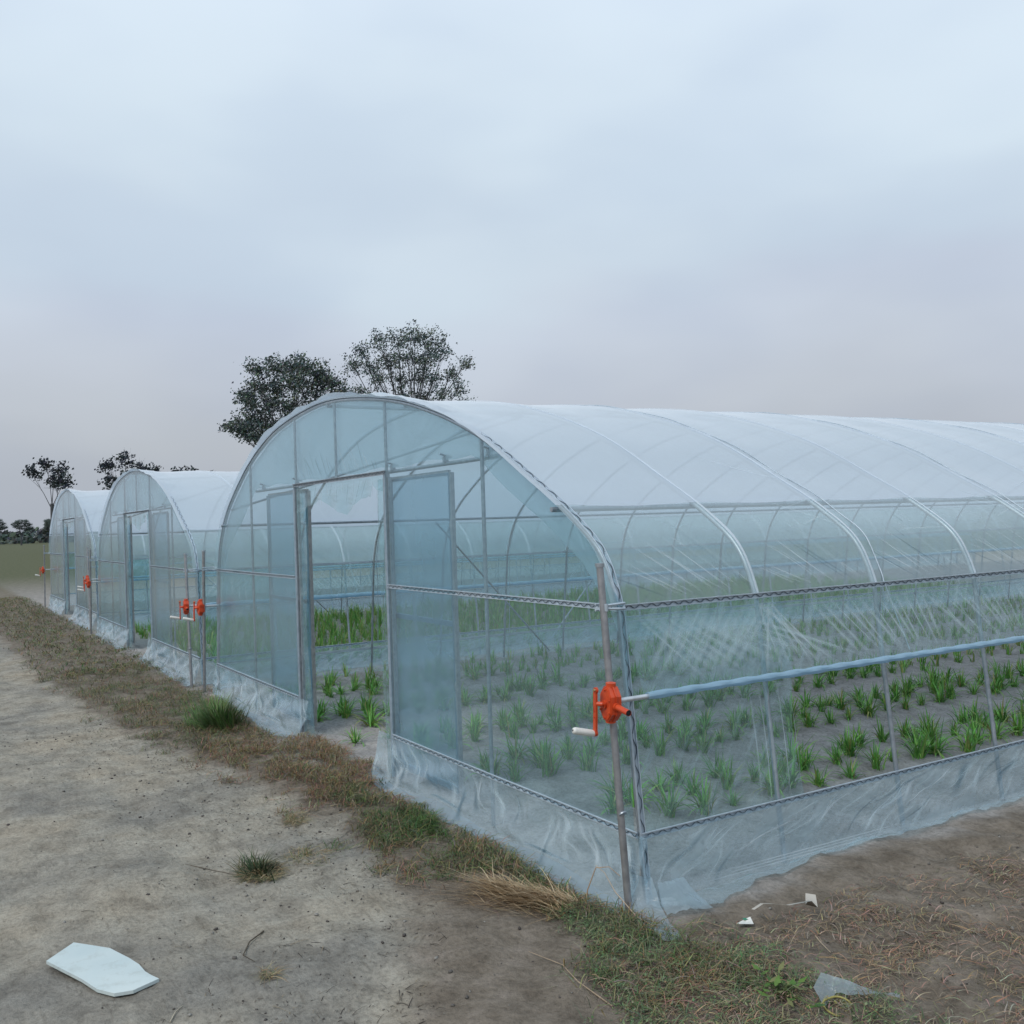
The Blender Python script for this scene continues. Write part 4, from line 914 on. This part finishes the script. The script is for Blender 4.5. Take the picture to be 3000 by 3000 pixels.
right_b = [(1460, 180, 95), (1570, 200, 100), (1330, 200, 80), (1200, 200, 80), (1080, 270, 65), (1010, 370, 70), (1130, 380, 80), (1260, 330, 90), (1400, 330, 90), (1530, 340, 100), (1640, 290, 70), (1480, 460, 80), (1340, 480, 80), (1200, 480, 60), (1050, 560, 75), (1120, 600, 55), (1600, 480, 55), (1700, 440, 60), (1800, 370, 55), (1760, 560, 60), (1640, 600, 60), (1780, 670, 55), (1500, 600, 80), (1380, 620, 80), (1680, 680, 40)]
left_b = [(560, 350, 95), (450, 350, 80), (340, 390, 75), (680, 370, 90), (780, 400, 80), (860, 480, 80), (750, 500, 100), (600, 480, 110), (450, 500, 100), (330, 510, 80), (240, 560, 70), (300, 620, 80), (430, 640, 90), (580, 640, 100), (740, 630, 90), (880, 600, 70), (200, 720, 70), (290, 780, 80), (400, 800, 60), (520, 780, 80), (660, 740, 90), (140, 780, 42), (215, 800, 55), (290, 850, 60), (360, 870, 60), (350, 740, 70), (930, 540, 50), (820, 680, 70), (420, 870, 40)]
def dirof(px, py): v_ = fwd+r_*((px-1500)/2868.09)-u_*((py-1500)/2868.09); v_.z = 0; return v_
dR = dirof(1192, 1200); dL = dirof(868, 1200)
make_tree("broadleaf_tree", dR, 60, 0, ZB(right_b, 1380), "airy tree with many upright limbs, right one of the pair behind the ridge", 6.2, 1, .15, 1.0)
make_tree("broadleaf_tree", dL, 60, 0, ZB(left_b, 600), "dense rounded tree with a low left branch, left of the pair", 5.0, 2, .18, 1.1)
pt = [(.035, .045, .058), (.045, .058, .068), (.06, .07, .075)]
for px_, tops, lab, sdn in ((375, [(-2.0, 8.6, 1.0), (-.4, 9.2, .9), (1.0, 8.2, 1.0), (2.4, 7.7, .9), (.2, 7.0, 1.2), (1.6, 6.6, 1.2), (-1.4, 6.8, 1.1)], "tallest spreading pine at the far left above the second greenhouse", 5),
                       (538, [(-2.0, 6.9, .7), (-.9, 7.5, .7), (.4, 7.5, .7), (1.3, 7.1, .7), (2.3, 7.0, .5), (0, 6.3, .9), (-1.3, 6.2, .8), (1.2, 6.2, .7)], "wide low pine top showing over the second greenhouse roof, left of a smaller one", 6),
                       (615, [(-1.0, 6.9, .6), (.1, 7.2, .6), (1.0, 7.1, .5), (0, 6.3, .7), (1.3, 6.4, .5)], "small pine top over the second greenhouse roof, right of the wide one", 7),
                       (712, [(-.5, 6.5, .5), (.4, 6.7, .5), (0, 6.0, .6)], "tiny pine top peeping out just left of the nearest greenhouse arch", 8),
                       (150, [(-2.0, 8.0, .9), (-.4, 8.9, .8), (1.0, 8.3, .9), (.2, 7.2, 1.1), (1.6, 7.0, 1.0)], "pine beyond the third greenhouse", 9)):
    make_tree("pine_tree", dirof(px_, 1380), 100, 0, tops, lab, 5.0, sdn, .34, .55, pt)

src_tree = next(o for o in bpy.data.objects if o.type == 'EMPTY' and o.name == "broadleaf_tree.001")
rnd = random.Random(77)
for k, (px_, D) in enumerate(((-420, 190), (-250, 230), (-120, 170), (-20, 240), (60, 210), (140, 260), (225, 200), (290, 250))):
    c_ = copy_tree(src_tree); q = CAMPOS+dirof(px_, 1500)*D; c_.location = (q.x, q.y, 0); sc_ = rnd.uniform(.42, .62); c_.scale = (sc_*1.4, sc_*1.4, sc_); c_.rotation_euler = (0, 0, rnd.uniform(0, 6.28))
    c_["label"] = "small distant tree on the field horizon left of the third greenhouse"; c_["group"] = "small trees on the horizon"

mb = MB(); rnd = random.Random(90)
for k in range(15000):
    px_ = rnd.uniform(-700, 3700); D = rnd.uniform(255, 300); q = CAMPOS+dirof(px_, 1500)*D
    h_ = 2.2+2.4*abs(fbm(px_*.006, 2, 4, 4))+1.2*abs(fbm(px_*.03, 5, 4, 3)); z = h_*rnd.random()**.7; n_ = Vector((rnd.gauss(0, 1), rnd.gauss(0, 1), rnd.gauss(0, 1))).normalized(); a = n_.orthogonal().normalized(); b2 = n_.cross(a); L_ = rnd.uniform(.5, 1.1)
    p = Vector((q.x, q.y, z)); mb.add([p-a*L_, p+b2*L_*.6, p+a*L_, p-b2*L_*.6], [(0, 1, 2, 3)], 0, col=tuple(c_*rnd.uniform(.8, 1.2) for c_ in (.09, .115, .11)), smooth=False)
tag(mb.build("distant_trees", M['tree_leaf'], colors=True), "low hazy line of trees along the far edge of the fields", "treeline", kind="stuff")
